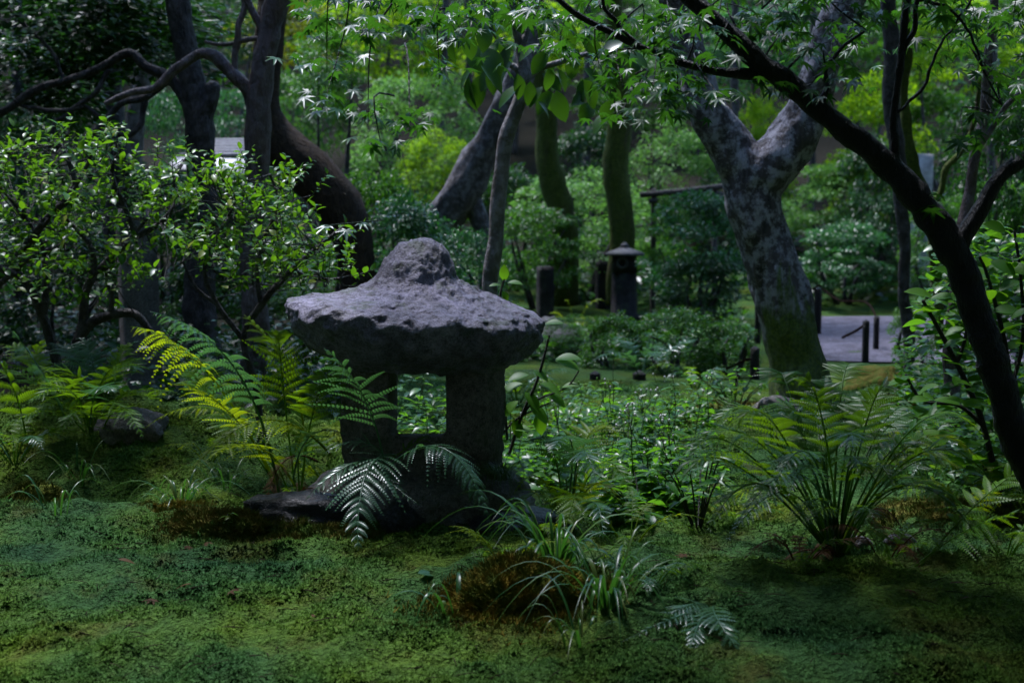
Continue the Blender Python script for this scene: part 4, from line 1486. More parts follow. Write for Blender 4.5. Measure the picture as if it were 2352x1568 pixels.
U = dict
fern('tall upright fern with black stems left of the lantern', 672, 5.05, [
    ((683, 930, 4.95), (560, 722, 5.0), 310, U(start=(688, 1140, 5.05), stalk=.42, pairs=17, ang=70, mat='frond_yellow')),
    ((545, 880, 4.6), (345, 716, 4.3), 270, U(start=(640, 1130, 4.9), stalk=.34, droop=.7, pairs=20, mat='frond_blue')),
    ((490, 880, 4.75), (300, 750, 4.5), 230, U(start=(630, 1110, 5.05), stalk=.45, droop=.9, pairs=17, mat='frond_yellow')),
    ((600, 980, 4.8), (428, 1095, 4.55), 230, U(start=(760, 1045, 4.85), stalk=.12, pairs=22, droop=.5, mat='frond_yellow')),
    ((470, 945, 5.2), (330, 985, 5.2), 110, U(start=(600, 1010, 5.15), stalk=.1, mat='frond_yellow', droop=.5)),
    ((690, 1000, 5.0), (740, 900, 5.1), 150, U(start=(690, 1150, 5.0), stalk=.4)),
    ((600, 1010, 4.9), (540, 960, 4.9), 150, U(start=(670, 1150, 4.95), stalk=.4)),
    ((700, 1020, 4.85), (800, 1000, 4.7), 130, U(start=(670, 1140, 4.9), stalk=.3, mat='frond_blue')),
    ((640, 1080, 4.85), (600, 1235, 4.6), 70, U(start=(730, 1060, 4.9), stalk=.3, mat='frond_dead', droop=.6)),
    ((560, 1000, 5.3), (430, 960, 5.4), 150, U(start=(640, 1100, 5.2), stalk=.3)),
    ((650, 900, 4.9), (640, 760, 4.9), 260, U(start=(680, 1140, 5.0), stalk=.42, pairs=17, mat='frond')), ((720, 960, 4.85), (770, 830, 4.75), 220, U(start=(690, 1140, 5.0), stalk=.42, mat='frond')),
    ((540, 970, 4.8), (400, 880, 4.6), 220, U(start=(640, 1120, 4.95), stalk=.38, mat='frond_yellow')), ((590, 1040, 4.7), (470, 1060, 4.45), 200, U(start=(680, 1120, 4.9), stalk=.2, mat='frond_yellow')),
    ((520, 960, 5.1), (420, 830, 5.2), 220, U(start=(640, 1120, 5.0), stalk=.4, mat='frond')),
])
fern('fern arching in front of the lantern window and base', 880, 4.62, [
    ((835, 930, 4.42), (745, 800, 4.36), 340, U(start=(885, 1080, 4.55), stalk=.30, pairs=19, droop=.35, mat='frond_blue', ang=66)),
    ((850, 1105, 4.38), (823, 1265, 4.15), 270, U(start=(910, 1045, 4.6), stalk=.12, pairs=22, droop=.35, mat='frond_blue')),
    ((1025, 1050, 4.34), (1127, 1208, 4.2), 190, U(start=(895, 1070, 4.5), stalk=.15, pairs=24, droop=.55, mat='frond_blue')),
    ((830, 1020, 4.6), (745, 1040, 4.55), 130, U(start=(890, 1060, 4.6), stalk=.1, mat='frond_blue')),
    ((880, 1100, 4.5), (965, 1160, 4.35), 120, U(start=(890, 1060, 4.6), stalk=.1, mat='frond_blue')),
    ((800, 1080, 4.5), (700, 1150, 4.4), 130, U(start=(890, 1060, 4.6), stalk=.1, mat='frond_blue')),
    ((960, 1020, 4.66), (1010, 985, 4.66), 100, U(start=(890, 1060, 4.62), stalk=.2)),
], z=W(880, 1085, 4.62)[2])
fern('fern cluster growing on the shaded moss mound at left', 205, 5.75, [
    ((230, 900, 5.75), (372, 815, 5.7), 170, U(stalk=.4, mat='frond_blue')),
    ((215, 880, 5.8), (180, 775, 5.9), 190, U(stalk=.42, mat='frond_blue')),
    ((200, 900, 5.7), (60, 845, 5.6), 190, U(stalk=.4)),
    ((170, 930, 5.6), (-20, 930, 5.5), 190, U(stalk=.35)),
    ((250, 900, 5.8), (295, 785, 5.9), 170, U(stalk=.45)),
    ((265, 930, 5.7), (400, 905, 5.6), 150, U(stalk=.4)),
    ((150, 940, 5.7), (40, 985, 5.5), 150, U(stalk=.35)),
    ((235, 950, 5.5), (330, 960, 5.3), 140, U(stalk=.4)),
    ((120, 880, 6.0), (0, 790, 6.1), 180, U(stalk=.4, mat='frond')),
    ((200, 960, 5.5), (130, 1000, 5.3), 120, U(stalk=.4)),
    ((190, 870, 5.9), (110, 790, 6.0), 180, U(stalk=.4, mat='frond_blue')), ((240, 880, 5.6), (345, 850, 5.5), 170, U(stalk=.4)), ((160, 900, 5.6), (90, 900, 5.4), 160, U(stalk=.4)),
    ((255, 960, 5.4), (330, 1010, 5.2), 130, U(stalk=.35)), ((225, 930, 5.4), (260, 900, 5.2), 140, U(stalk=.5, mat='frond_blue')), ((180, 920, 5.4), (60, 930, 5.2), 160, U(stalk=.45)),
    ((130, 960, 5.5), (-30, 1010, 5.3), 150, U(stalk=.35)),
], z=W(205, 1062, 5.75)[2])
fern('dark fern behind the shaded mound, under the crooked branches', 90, 6.5, [
    ((100, 880, 6.5), (180, 830, 6.5), 170, U(stalk=.35)), ((70, 880, 6.5), (-20, 850, 6.5), 170, U(stalk=.35)), ((110, 900, 6.4), (230, 900, 6.3), 150, U(stalk=.35)), ((80, 860, 6.6), (100, 780, 6.6), 170, U(stalk=.35)), ((50, 920, 6.4), (-40, 930, 6.3), 150, U(stalk=.35)), ((130, 920, 6.4), (250, 960, 6.2), 130, U(stalk=.35))])
fern('shaded fern between granite post and tall fern', 470, 6.3, [
    ((460, 900, 6.3), (390, 850, 6.3), 150, U(stalk=.35)), ((490, 900, 6.3), (560, 860, 6.3), 150, U(stalk=.35)), ((470, 880, 6.3), (480, 820, 6.4), 140, U(stalk=.35)), ((440, 940, 6.2), (380, 960, 6.1), 120, U(stalk=.3)), ((500, 940, 6.2), (560, 960, 6.1), 120, U(stalk=.3))])
fern('pale coarse fern spray poking in at the left edge', -40, 5.4, [
    ((80, 840, 5.45), (0, 735, 5.4), 170, U(start=(150, 960, 5.5), stalk=.1, pairs=7, droop=.5, mat='frond_blue', slim=1.6, npin=10)),
    ((20, 880, 5.4), (-60, 760, 5.4), 170, U(start=(60, 1010, 5.5), stalk=.2, pairs=9, droop=.5, mat='frond')),
], z=W(-40, 1010, 5.4)[2])
BIG = [
    ((1700, 1075, 4.2), (1585, 1015, 4.1), 190, U(stalk=.50)), ((1760, 1010, 4.4), (1640, 935, 4.4), 200, U(stalk=.45)),
    ((1850, 1020, 4.4), (1745, 900, 4.5), 210, U(stalk=.45)), ((1900, 1030, 4.4), (1895, 865, 4.6), 200, U(stalk=.42)),
    ((1960, 1030, 4.4), (2010, 890, 4.6), 200, U(stalk=.42)), ((2040, 1080, 4.3), (2140, 985, 4.4), 190, U(stalk=.40)),
    ((2100, 1060, 4.3), (2265, 1030, 4.3), 180, U(stalk=.40, mat='frond_yellow')), ((1830, 1130, 4.1), (1690, 1160, 3.9), 170, U(stalk=.45, mat='frond_blue')),
    ((1860, 1100, 4.0), (1780, 1110, 3.8), 150, U(stalk=.5, mat='frond_blue')), ((1980, 1110, 4.1), (2060, 1140, 3.9), 150, U(stalk=.5)),
    ((2060, 1130, 4.2), (2190, 1130, 4.1), 150, U(stalk=.45)), ((1800, 1060, 4.5), (1690, 1040, 4.6), 170, U(stalk=.5)),
    ((1930, 1080, 4.0), (1960, 1040, 3.7), 160, U(stalk=.55, mat='frond_blue')), ((2000, 1060, 4.5), (2090, 930, 4.7), 180, U(stalk=.45)),
    ((1880, 1180, 4.1), (1800, 1250, 3.9), 130, U(stalk=.5)), ((1990, 1190, 4.1), (2020, 1270, 3.9), 130, U(stalk=.5)),
    ((2030, 1230, 4.3), (2140, 1260, 4.2), 120, U(stalk=.35, mat='frond_dead', droop=.9)), ((1870, 1320, 4.1), (1735, 1420, 3.9), 90, U(stalk=.3, mat='frond_dead', droop=.5)),
    ((2020, 1190, 4.4), (2100, 1290, 4.4), 120, U(stalk=.4, mat='frond_dead', droop=.8)), ((1850, 1280, 4.2), (1780, 1310, 4.1), 80, U(stalk=.4, mat='frond_dead', droop=.7)),
    ((2060, 1330, 4.1), (2150, 1390, 4.0), 80, U(stalk=.3, mat='frond_dead', droop=.5)), ((1780, 1150, 4.5), (1660, 1130, 4.6), 160, U(stalk=.5, mat='frond_yellow')),
    ((1940, 960, 4.5), (1960, 850, 4.7), 150, U(stalk=.6)), ((1820, 960, 4.6), (1800, 880, 4.7), 140, U(stalk=.6))]
BIG += [((1720, 1110, 4.0), (1555, 1075, 3.85), 230, U(stalk=.32, mat='frond')), ((1740, 1060, 4.2), (1570, 985, 4.2), 230, U(stalk=.34, mat='frond')), ((1760, 1170, 3.95), (1620, 1190, 3.75), 200, U(stalk=.32)),  # paler upper fronds stand for lit ones, darker lower ones for shade
        ((2110, 1090, 4.0), (2290, 1075, 3.9), 220, U(stalk=.32, mat='frond')), ((2100, 1020, 4.3), (2260, 960, 4.3), 220, U(stalk=.34, mat='frond')), ((2080, 1160, 3.95), (2240, 1180, 3.8), 200, U(stalk=.32)),
        ((1880, 1000, 4.1), (1840, 880, 4.1), 210, U(stalk=.36, mat='frond')), ((1990, 1000, 4.1), (2050, 900, 4.1), 210, U(stalk=.36, mat='frond')), ((1790, 1030, 4.0), (1690, 950, 3.95), 220, U(stalk=.34, mat='frond'))]
for q in range(16):
    m_, t_, w_, o_ = BIG[q % 16]
    jx, jy = random.uniform(-45, 45), random.uniform(-40, 40)
    o2 = dict(o_)
    o2['stalk'] = random.uniform(.35, .5)
    BIG.append(((m_[0] + jx * .6, m_[1] + jy * .6 + 20, m_[2] + random.uniform(-.15, .15)), (t_[0] + jx, t_[1] + jy + 20, t_[2] + random.uniform(-.2, .2)), w_ * .8, o2))
for q, (m_, t_, w_, o_) in enumerate(BIG):
    o_ = dict(o_)
    o_.setdefault('arch', .10)
    if abs(t_[0] - 1935) > 180:
        t_ = (t_[0], t_[1] + 45, t_[2])
    if q % 2 and o_.get('mat') == 'frond':
        o_['mat'] = 'frond_dark'
    BIG[q] = (m_, t_, w_, o_)
fern('largest fern, dark arching fronds before the forked trunk', 1935, 4.25, BIG, 'frond_dark')
fern('lone fern frond reaching to the right edge', 2125, 4.1, [
    ((2230, 1225, 4.1), (2370, 1170, 4.0), 260, U(stalk=.25, pairs=12, ang=80)),
    ((2250, 1160, 4.3), (2380, 1060, 4.3), 220, U(stalk=.3, pairs=12, mat='frond'))])
fern('low blue-green fern at the bottom of the picture', 1650, 3.62, [
    ((1580, 1430, 3.55), (1495, 1440, 3.5), 150, U(arch=.22, stalk=.1, mat='frond_blue')), ((1560, 1480, 3.5), (1425, 1475, 3.4), 90, U(arch=.22, stalk=.15, mat='frond_blue')),
    ((1660, 1500, 3.4), (1745, 1560, 3.3), 110, U(arch=.22, stalk=.1, mat='frond_blue')), ((1600, 1520, 3.4), (1560, 1560, 3.3), 100, U(arch=.22, stalk=.1, mat='frond_blue')),
    ((1700, 1440, 3.6), (1760, 1420, 3.6), 100, U(arch=.22, stalk=.1))])
fern('small bright fern behind the arching grass', 1400, 4.05, [
    ((1395, 1300, 4.2), (1350, 1250, 4.2), 148, U(arch=.22, stalk=.15, mat='frond_yellow')), ((1450, 1330, 4.1), (1530, 1340, 4.0), 148, U(arch=.22, stalk=.15, mat='frond_yellow')),
    ((1420, 1300, 4.2), (1480, 1260, 4.3), 135, U(arch=.22, stalk=.15)), ((1360, 1340, 4.0), (1310, 1370, 3.9), 121, U(arch=.22, stalk=.2)), ((1460, 1370, 4.0), (1560, 1420, 3.9), 162, U(arch=.22, stalk=.15))])
fern('spreading fern at the right corner of the lantern base', 1310, 4.72, [
    ((1240, 1160, 4.6), (1150, 1225, 4.4), 162, U(arch=.12, stalk=.1)), ((1330, 1170, 4.5), (1290, 1250, 4.3), 202, U(arch=.12, stalk=.15)), ((1240, 1120, 4.7), (1180, 1135, 4.6), 94, U(arch=.12, stalk=.1, mat='frond_yellow')),
    ((1360, 1140, 4.6), (1425, 1155, 4.5), 162, U(arch=.12, stalk=.15, mat='frond_yellow')), ((1270, 1060, 4.85), (1215, 1020, 4.9), 162, U(arch=.12, stalk=.3)),
    ((1350, 1040, 4.9), (1420, 1000, 4.95), 189, U(arch=.12, stalk=.35, mat='frond_yellow')), ((1310, 1050, 4.7), (1260, 1045, 4.5), 189, U(arch=.12, stalk=.35, mat='frond_blue')),
    ((1330, 1075, 4.6), (1370, 1110, 4.4), 202, U(arch=.12, stalk=.3, mat='frond_blue')), ((1380, 1090, 4.7), (1460, 1180, 4.5), 148, U(arch=.12, stalk=.2)),
    ((1350, 1200, 4.4), (1385, 1240, 4.2), 162, U(arch=.12, stalk=.1, mat='frond_blue'))])
fern('single bright frond lying by the lantern rocks', 1140, 4.25, [
    ((1085, 1245, 4.2), (1020, 1228, 4.15), 60, U(arch=.16, stalk=.05, mat='frond_yellow', pairs=14)), ((1100, 1290, 4.15), (1060, 1300, 4.1), 70, U(arch=.16, stalk=.1, mat='frond_yellow'))])
fern('blurred blue-green fern beside the short black posts', 1475, 8.9, [
    ((1430, 820, 8.8), (1348, 838, 8.6), 90, U(stalk=.2, mat='frond_blue')), ((1490, 815, 8.9), (1515, 840, 8.6), 90, U(stalk=.3, mat='frond_blue')),
    ((1540, 810, 9.0), (1605, 780, 9.1), 70, U(stalk=.3, mat='frond_blue')), ((1450, 800, 9.0), (1400, 790, 9.1), 80, U(stalk=.3, mat='frond_blue')), ((1500, 800, 9.0), (1540, 850, 8.7), 80, U(stalk=.2, mat='frond_blue'))])
fern('small blue-green fern left of the tree foot', 1655, 6.6, [
    ((1650, 950, 6.6), (1620, 905, 6.6), 60, U(stalk=.3, mat='frond_blue')), ((1640, 990, 6.5), (1625, 1010, 6.4), 60, U(stalk=.2, mat='frond_blue')), ((1690, 950, 6.6), (1740, 930, 6.6), 80, U(stalk=.3)), ((1670, 930, 6.7), (1690, 895, 6.7), 70, U(stalk=.3)), ((1700, 970, 6.5), (1750, 985, 6.4), 70, U(stalk=.2))])
fern('yellow-green fern near the short stone post', 1320, 13.0, [
    ((1290, 730, 12.9), (1260, 720, 12.9), 60, U(stalk=.2, mat='frond_yellow', npin=8)), ((1350, 705, 13), (1400, 695, 13), 50, U(stalk=.2, mat='frond_yellow', npin=8)), ((1310, 710, 13), (1300, 690, 13), 60, U(stalk=.2, mat='frond_yellow', npin=8)), ((1340, 735, 12.8), (1380, 745, 12.7), 60, U(stalk=.2, mat='frond_yellow', npin=8))])
fern('dim blue fern behind the sapling leaves', 1245, 8.2, [
    ((1240, 860, 8.2), (1180, 850, 8.1), 80, U(stalk=.3, mat='frond_blue')), ((1265, 855, 8.2), (1340, 850, 8.1), 80, U(stalk=.3, mat='frond_blue')), ((1255, 850, 8.2), (1260, 815, 8.2), 80, U(stalk=.3, mat='frond_blue')), ((1230, 890, 8.0), (1190, 910, 7.9), 60, U(stalk=.3))])
fern('fern tuft at the right root of the forked tree', 1900, 6.5, [
    ((1870, 930, 6.5), (1830, 950, 6.4), 70, U(stalk=.2, mat='frond_blue')), ((1920, 920, 6.5), (1960, 930, 6.4), 80, U(stalk=.2)), ((1890, 960, 6.4), (1850, 985, 6.3), 70, U(stalk=.2, mat='frond_blue'))])
fern('fern low under the granite post', 400, 6.6, [
    ((370, 960, 6.5), (310, 965, 6.4), 80, U(stalk=.2)), ((430, 1000, 6.4), (470, 1030, 6.3), 80, U(stalk=.2)), ((390, 1000, 6.4), (370, 1060, 6.2), 80, U(stalk=.2)), ((420, 960, 6.6), (470, 940, 6.6), 80, U(stalk=.2))])


# loose ferns filling the beds
def auto_fern(label, px, d, n, L, mats, seed, lift=.55):
    g = gpos(px, d)
    root = thing('fern', label, 'fern', g, 'ferns')
    r = np.random.default_rng(seed)
    for q in range(n):
        a = q * 2.4 + r.uniform(-.4, .4)
        out = np.array([math.cos(a), math.sin(a), 0])
        l = L * r.uniform(.7, 1.15)
        p0 = g + out * .015
        p1 = p0 + out * l * .30 + [0, 0, l * lift * r.uniform(.9, 1.4)]
        p2 = p0 + out * l * r.uniform(.7, .95) + [0, 0, l * r.uniform(.05, .55)]
        add_frond(root, p0, p1, p2, l * r.uniform(.32, .44), mats[q % len(mats)], stalk=r.uniform(.2, .38), droop=r.uniform(.2, .6), pairs=14, npin=10)
    return root


FY, FG, FB, FD = 'frond_yellow', 'frond', 'frond_blue', 'frond_dead'
for a in (('fern pressed against the left flank of the lantern', 760, 5.35, 8, .36, (FG, FY)),
          ('fern at the foot of granite post', 300, 6.7, 8, .40, (FG,)), ('low fern at the left edge below the coarse spray', 20, 5.45, 9, .40, (FG, FB)),
          ('yellowish fern crossing the bright moss left of lantern', 470, 5.5, 6, .26, (FY, FY, FG)), ('fern behind the left corner of the black rock', 640, 4.95, 6, .26, (FG, FD)),
          ('small fern in the shade under the right base corner', 1245, 4.5, 7, .22, (FG, FY)), ('fern between the arching grass and the herbs', 1450, 4.35, 7, .26, (FG, FY)),
          ('fern beside the slender-leaved young bush', 1700, 4.9, 8, .28, (FG,)), ('fern right of the big fern, near brown moss', 2260, 4.75, 9, .38, (FG, FY)),
          ('fern under the broad-leaved evergreen bush', 2150, 5.5, 9, .36, (FG, FB)), ('fern at the bottom right behind the lone frond', 2330, 4.3, 7, .30, (FG,)),
          ('distant fern in the moss left of stout post', 1600, 8.3, 8, .34, (FB, FG)), ('distant fern behind the lantern window side', 1190, 7.6, 8, .34, (FG, FB)),
          ('distant fern amid the moss behind the herbs', 1420, 7.4, 7, .26, (FG,)), ('fern behind the left shrub base', 430, 7.8, 8, .42, (FG, FB)),
          ('fern in the dark behind brown trunks', 640, 8.4, 8, .42, (FG,)), ('fern left of the granite post in deep shade', 200, 7.4, 8, .44, (FG, FB)),
          ('fern beneath the dark brown trunk at right', 2080, 6.1, 8, .34, (FG, FY)), ('small fern tuft by the orange hummock', 1160, 4.02, 6, .18, (FG, FY)),
          ('small fern at the bottom centre left of low blue fern', 1500, 3.75, 6, .2, (FB, FG)), ('withered fern under the largest fern', 1850, 4.05, 7, .24, (FD, FD, FG)),
          ('withered fern right of the largest fern', 2050, 4.15, 6, .26, (FD, FG))):
    auto_fern(*a, seed=int(a[1] * 3 + a[2] * 10))


def undergrowth(label, px0, px1, d0, d1, n, h, mat, s0, s1, seed, T=LEAF4, thr=-.25):
    r = np.random.default_rng(seed)
    d = r.uniform(d0, d1, n)
    x = (r.uniform(px0, px1, n) - 1176) / FPX * d
    q = np.stack([x * 2.2, d * 2.2, 0 * d], 1)
    k = vnoise(q, seed + 1)
    ok = k > thr
    x, d, k = x[ok], d[ok], k[ok]
    n = len(x)
    z = H(x, d) + r.uniform(0, 1, n) ** 1.3 * h * (.45 + .6 * np.clip(k - thr, 0, 1))
    a = r.uniform(0, 6.28, n)
    V, F = scatter(*T, np.stack([x, d, z], 1), np.stack([np.cos(a), np.sin(a), r.uniform(-.4, .6, n)], 1), r.normal(0, .4, (n, 3)) + [0, -.15, 1], r.uniform(s0, s1, n))
    return tag(link('undergrowth', make_mesh('undergrowth', V, F, M[mat])), label, 'undergrowth', None, 'stuff')


undergrowth('dark low leaves under the left shrubs and trunks', -60, 830, 6.9, 11.0, 9000, .42, 'leaf_dark', .04, .09, 71)
undergrowth('low leaves beneath the broad-leaved bush at right', 2060, 2460, 5.3, 8.6, 4500, .34, 'leaf_mid', .03, .07, 72)
undergrowth('low leaves between the small lantern and low shrubs', 1120, 1720, 10.2, 12.8, 6000, .30, 'leaf_mid', .05, .11, 73, LEAF4, -.1)
undergrowth('shaded leaf cover along the foot of the slope', -100, 2450, 15.5, 20, 12000, .6, 'leaf_dark', .08, .18, 74, LEAF4, .0)

# ------------------------------------------------------------------ grass clumps
def blade_geo(a, b, c, w, seed):
    t = np.linspace(0, 1, 10)
    P = bez(np.array(a), np.array(b), np.array(c), t)
    T = unit(np.gradient(P, axis=0))
    S = unit(np.cross(T, [0, 0, 1.0]) + 1e-6)
    N = np.cross(S, T)
    ww = w * np.interp(t, [0, .15, .5, 1], [.6, 1, .9, .05])
    V = np.stack([P - S * ww[:, None] + N * ww[:, None] * .3, P, P + S * ww[:, None] + N * ww[:, None] * .3], 1).reshape(-1, 3)
    F = []
    for i in range(9):
        q = i * 3
        F += [[q, q + 1, q + 4], [q, q + 4, q + 3], [q + 1, q + 2, q + 5], [q + 1, q + 5, q + 4]]
    return V, np.array(F)


def grass(label, px, d, n, length, width, seed, z=None, mat='blade', spread=1.0, name='grass_clump'):
    g = gpos(px, d)
    if z is not None:
        g[2] = z
    root = thing(name, label, 'grass', g, 'grass clumps')
    r = np.random.default_rng(seed)
    for q in range(n):
        a = r.uniform(0, 6.28)
        L = length * 1.4 * r.uniform(.55, 1.15)
        out = np.array([math.cos(a), math.sin(a), 0])
        p0 = g + out * r.uniform(0, .05) + [0, 0, -.01]
        lean = r.uniform(.25, .95) * spread
        p1 = p0 + out * L * lean * .45 + [0, 0, L * .8]
        p2 = p0 + out * L * lean * 1.15 + [0, 0, L * r.uniform(-.12, .5)]
        V, F = blade_geo(p0, p1, p2, width * .75 * r.uniform(.5, 1.2), q)
        part(root, 'blade', V, F, M[mat], True)
    return root


grass('glossy dark grass clump on the moss left of the black rock', 400, 4.98, 34, .19, .006, 1)
grass('thin grass tuft behind the glossy clump', 510, 5.25, 16, .17, .005, 2)
grass('sparse long grass on the shaded mound', 165, 5.25, 12, .20, .005, 3)
grass('few bent grass blades beside the round moss hummock', 110, 4.75, 9, .15, .006, 4)
grass('arching strap-leaved grass behind the orange hummock', 1280, 3.98, 42, .26, .0085, 5)
grass('tangled strap-leaved grass in front of the low blue fern', 1400, 3.62, 46, .24, .0075, 6)
grass('broad short blades left of the orange hummock', 1050, 3.62, 8, .17, .009, 7)
grass('grass tuft between orange hummock and bottom edge', 1340, 3.42, 14, .18, .006, 8)
grass('thin grass standing on the crest of left mound', 190, 6.0, 12, .16, .004, 9)
# fine sedge on the corner of the lantern base
g = W(1150, 1085, 4.80)
rs = np.random.default_rng(12)
ms = []
for q in range(320):
    a = rs.uniform(0, 6.28)
    L = rs.uniform(.06, .13)
    out = np.array([math.cos(a), math.sin(a), 0])
    p0 = g + out * rs.uniform(0, .045) + [0, 0, -.02]
    ms.append(blade_geo(p0, p0 + out * L * .3 + [0, 0, L * .75], p0 + out * L * .9 + [rs.uniform(0, .02), 0, L * rs.uniform(-.4, .5)], .0011, q))
V, F = cat_mesh(ms)
sed = thing('sedge_tuft', 'fine hair-like sedge tuft on the right base corner of the lantern', 'grass', g)
part(sed, 'blades', V, F, M['blade_fine'], False)['kind'] = 'stuff'


# ------------------------------------------------------------------ herbs with small flowers
def make_herb(root, g, h, nleaf, seed, flower=True, ls=.045, mat='leaf_herb', tmpl='oval'):
    r = np.random.default_rng(seed)
    lean = r.normal(0, .12, 2)
    top = g + [lean[0] * h, lean[1] * h, h]
    mid = (g + top) / 2 + [r.normal(0, .02), r.normal(0, .02), 0]
    V, F = tube([g - [0, 0, .02], mid, top], [.0028, .0022, .0012], 5, .04)
    part(root, 'stem', V, F, M['stem_green'])
    for q in range(nleaf):
        t = .15 + .75 * (q + r.uniform(0, .6)) / nleaf
        p = g + (top - g) * t
        a = q * 2.4 + r.uniform(-.4, .4)
        o = np.array([math.cos(a), math.sin(a), r.uniform(-.25, .35)])
        leaf_obj('leaf', tmpl, mat, root, p, o, np.array([0, 0, 1.0]) + r.normal(0, .25, 3), ls * r.uniform(.7, 1.25) * (1.15 - .5 * t))
    if flower:
        for q in range(2):
            tp = top + [r.normal(0, .02), r.normal(0, .02), r.uniform(.04, .09)]
            V, F = tube([top - [0, 0, .02], (top + tp) / 2 + [.004, 0, 0], tp], [.0012, .001, .0009], 4, .03)
            st = part(root, 'flower_stalk', V, F, M['stem_green'])
            V, F = ICO3
            V = V * [.0042, .0042, .006] + tp
            part(root, 'bud', V[:], F, M['white_petal' if r.uniform() < .6 else 'leaf_pale'], True, st)


spots = []
hr = np.random.default_rng(33)
for q in range(56):
    d = hr.uniform(5.0, 6.6)
    px = hr.uniform(1165, 1640) if d > 5.35 else hr.uniform(1400, 1600)
    if d > 5.5 and hr.uniform() < .25:
        px = hr.uniform(900, 1160)
    spots.append((px, d))
ORD = ['first', 'second', 'third', 'fourth', 'fifth', 'sixth', 'seventh', 'eighth', 'ninth', 'tenth', 'eleventh', 'twelfth', 'thirteenth', 'fourteenth', 'fifteenth']
hl = {}
wi = sorted([q for q in range(len(spots)) if spots[q][0] < 1160], key=lambda q: spots[q][0])
for k, q in enumerate(wi):
    hl[q] = 'leafy green herb behind the lantern window, %s from its left side' % ORD[k]
bi = sorted([q for q in range(len(spots)) if spots[q][0] >= 1160], key=lambda q: spots[q][1])
rows = np.array_split(np.array(bi), 4)
for row, rn_ in zip(rows, ('front', 'second', 'third', 'back')):
    for k, q in enumerate(sorted(row, key=lambda q: spots[q][0])):
        hl[int(q)] = 'thin-stalked budded herb, %s from the lantern in the %s row of the bed' % (ORD[k], rn_)
for q, (px, d) in enumerate(spots):
    g = gpos(px, d)
    in_window = px < 1160
    root = thing('flowering_herb', hl[q], 'herb', g,
                 'herbs behind the lantern window' if in_window else 'herbs right of the lantern')
    make_herb(root, g, hr.uniform(.16, .34) * (1.35 if in_window else 1), 11, q, True, .075)


# dense low leaves between the herb stems
nh = 8000
hd = hr.uniform(4.95, 7.2, nh)
hp = np.where(hr.uniform(0, 1, nh) < .25, hr.uniform(880, 1180, nh), hr.uniform(1150, 1640, nh))
hp = np.where(hd < 5.4, hr.uniform(1380, 1600, nh), hp)
hx = (hp - 1176) / FPX * hd
okh = vnoise(np.stack([hx * 4, hd * 4, 0 * hd], 1), 61) > -.35
hx, hd = hx[okh], hd[okh]
nh = len(hx)
hz_ = H(hx, hd) + hr.uniform(0, 1, nh) ** 1.3 * .24 * (.6 + .4 * vnoise(np.stack([hx * 3, hd * 3, 0 * hd], 1), 62))
ha = hr.uniform(0, 6.28, nh)
V, F = scatter(*LEAF4, np.stack([hx, hd, hz_], 1), np.stack([np.cos(ha), np.sin(ha), hr.uniform(-.4, .5, nh)], 1), hr.normal(0, .3, (nh, 3)) + [0, -.1, 1], hr.uniform(.025, .062, nh))
tag(link('herb_undergrowth', make_mesh('herb_undergrowth', V, F, M['leaf_under'])), 'dense low green leaves filling the herb bed behind the lantern', 'undergrowth', None, 'stuff')


def leafy_plant(label, px, d, n, h, ls, tmpl, mat, nleaf, seed, name='leafy_plant', spread=.12):
    g = gpos(px, d)
    root = thing(name, label, 'plant', g)
    r = np.random.default_rng(seed)
    for q in range(n):
        a = r.uniform(0, 6.28)
        tip = g + [math.cos(a) * spread * r.uniform(.3, 1), math.sin(a) * spread * r.uniform(.3, 1), h * r.uniform(.6, 1.1)]
        mid = (g + tip) / 2 + [0, 0, h * .1]
        V, F = tube([g - [0, 0, .02], mid, tip], [.004, .003, .0012], 5, .04)
        st = part(root, 'stem', V, F, M['stem'])
        for k in range(nleaf):
            t = .45 + .55 * k / max(nleaf - 1, 1)
            p = g + (tip - g) * t + np.array([0, 0, h * .2 * t * (1 - t)])
            b = k * 2.5 + q
            o = np.array([math.cos(b), math.sin(b), r.uniform(-.35, .3)])
            leaf_obj('leaf', tmpl, mat, root, p, o, np.array([0, 0, 1.0]) + r.normal(0, .25, 3), ls * r.uniform(.7, 1.2), st)
    return root


leafy_plant('slender-leaved young bush on the moss right of the herbs', 1610, 4.75, 11, .30, .075, 'lance', 'leaf_herb', 6, 5, 'leafy_plant', .2)
leafy_plant('broad pointed leaves spreading low beside the herbs', 1480, 4.85, 8, .20, .10, 'lance', 'leaf_herb', 5, 6, 'leafy_plant', .2)
leafy_plant('low leafy clump at the left foot of forked trunk', 1690, 6.9, 12, .22, .055, 'oval', 'leaf_herb', 6, 7, 'leafy_plant', .2)
leafy_plant('seedling with shiny leaves at the right tree root', 1850, 6.7, 6, .12, .06, 'lance', 'leaf_herb', 5, 9, 'leafy_plant', .12)
leafy_plant('small bright seedling in the brown moss by the black rock', 500, 4.55, 5, .08, .03, 'oval', 'leaf_shrub_obj', 5, 11, 'leafy_plant', .05)

# ------------------------------------------------------------------ saplings with separate leaves
def leaf_at(root, px, py, d, dirx, dirz, s, tmpl='broad', mat='leaf_broad', parent=None, tow=-.3, n=(0, -.4, 1)):
    return leaf_obj('leaf', tmpl, mat, root, W(px, py, d), (dirx, tow, dirz), n, s, parent)


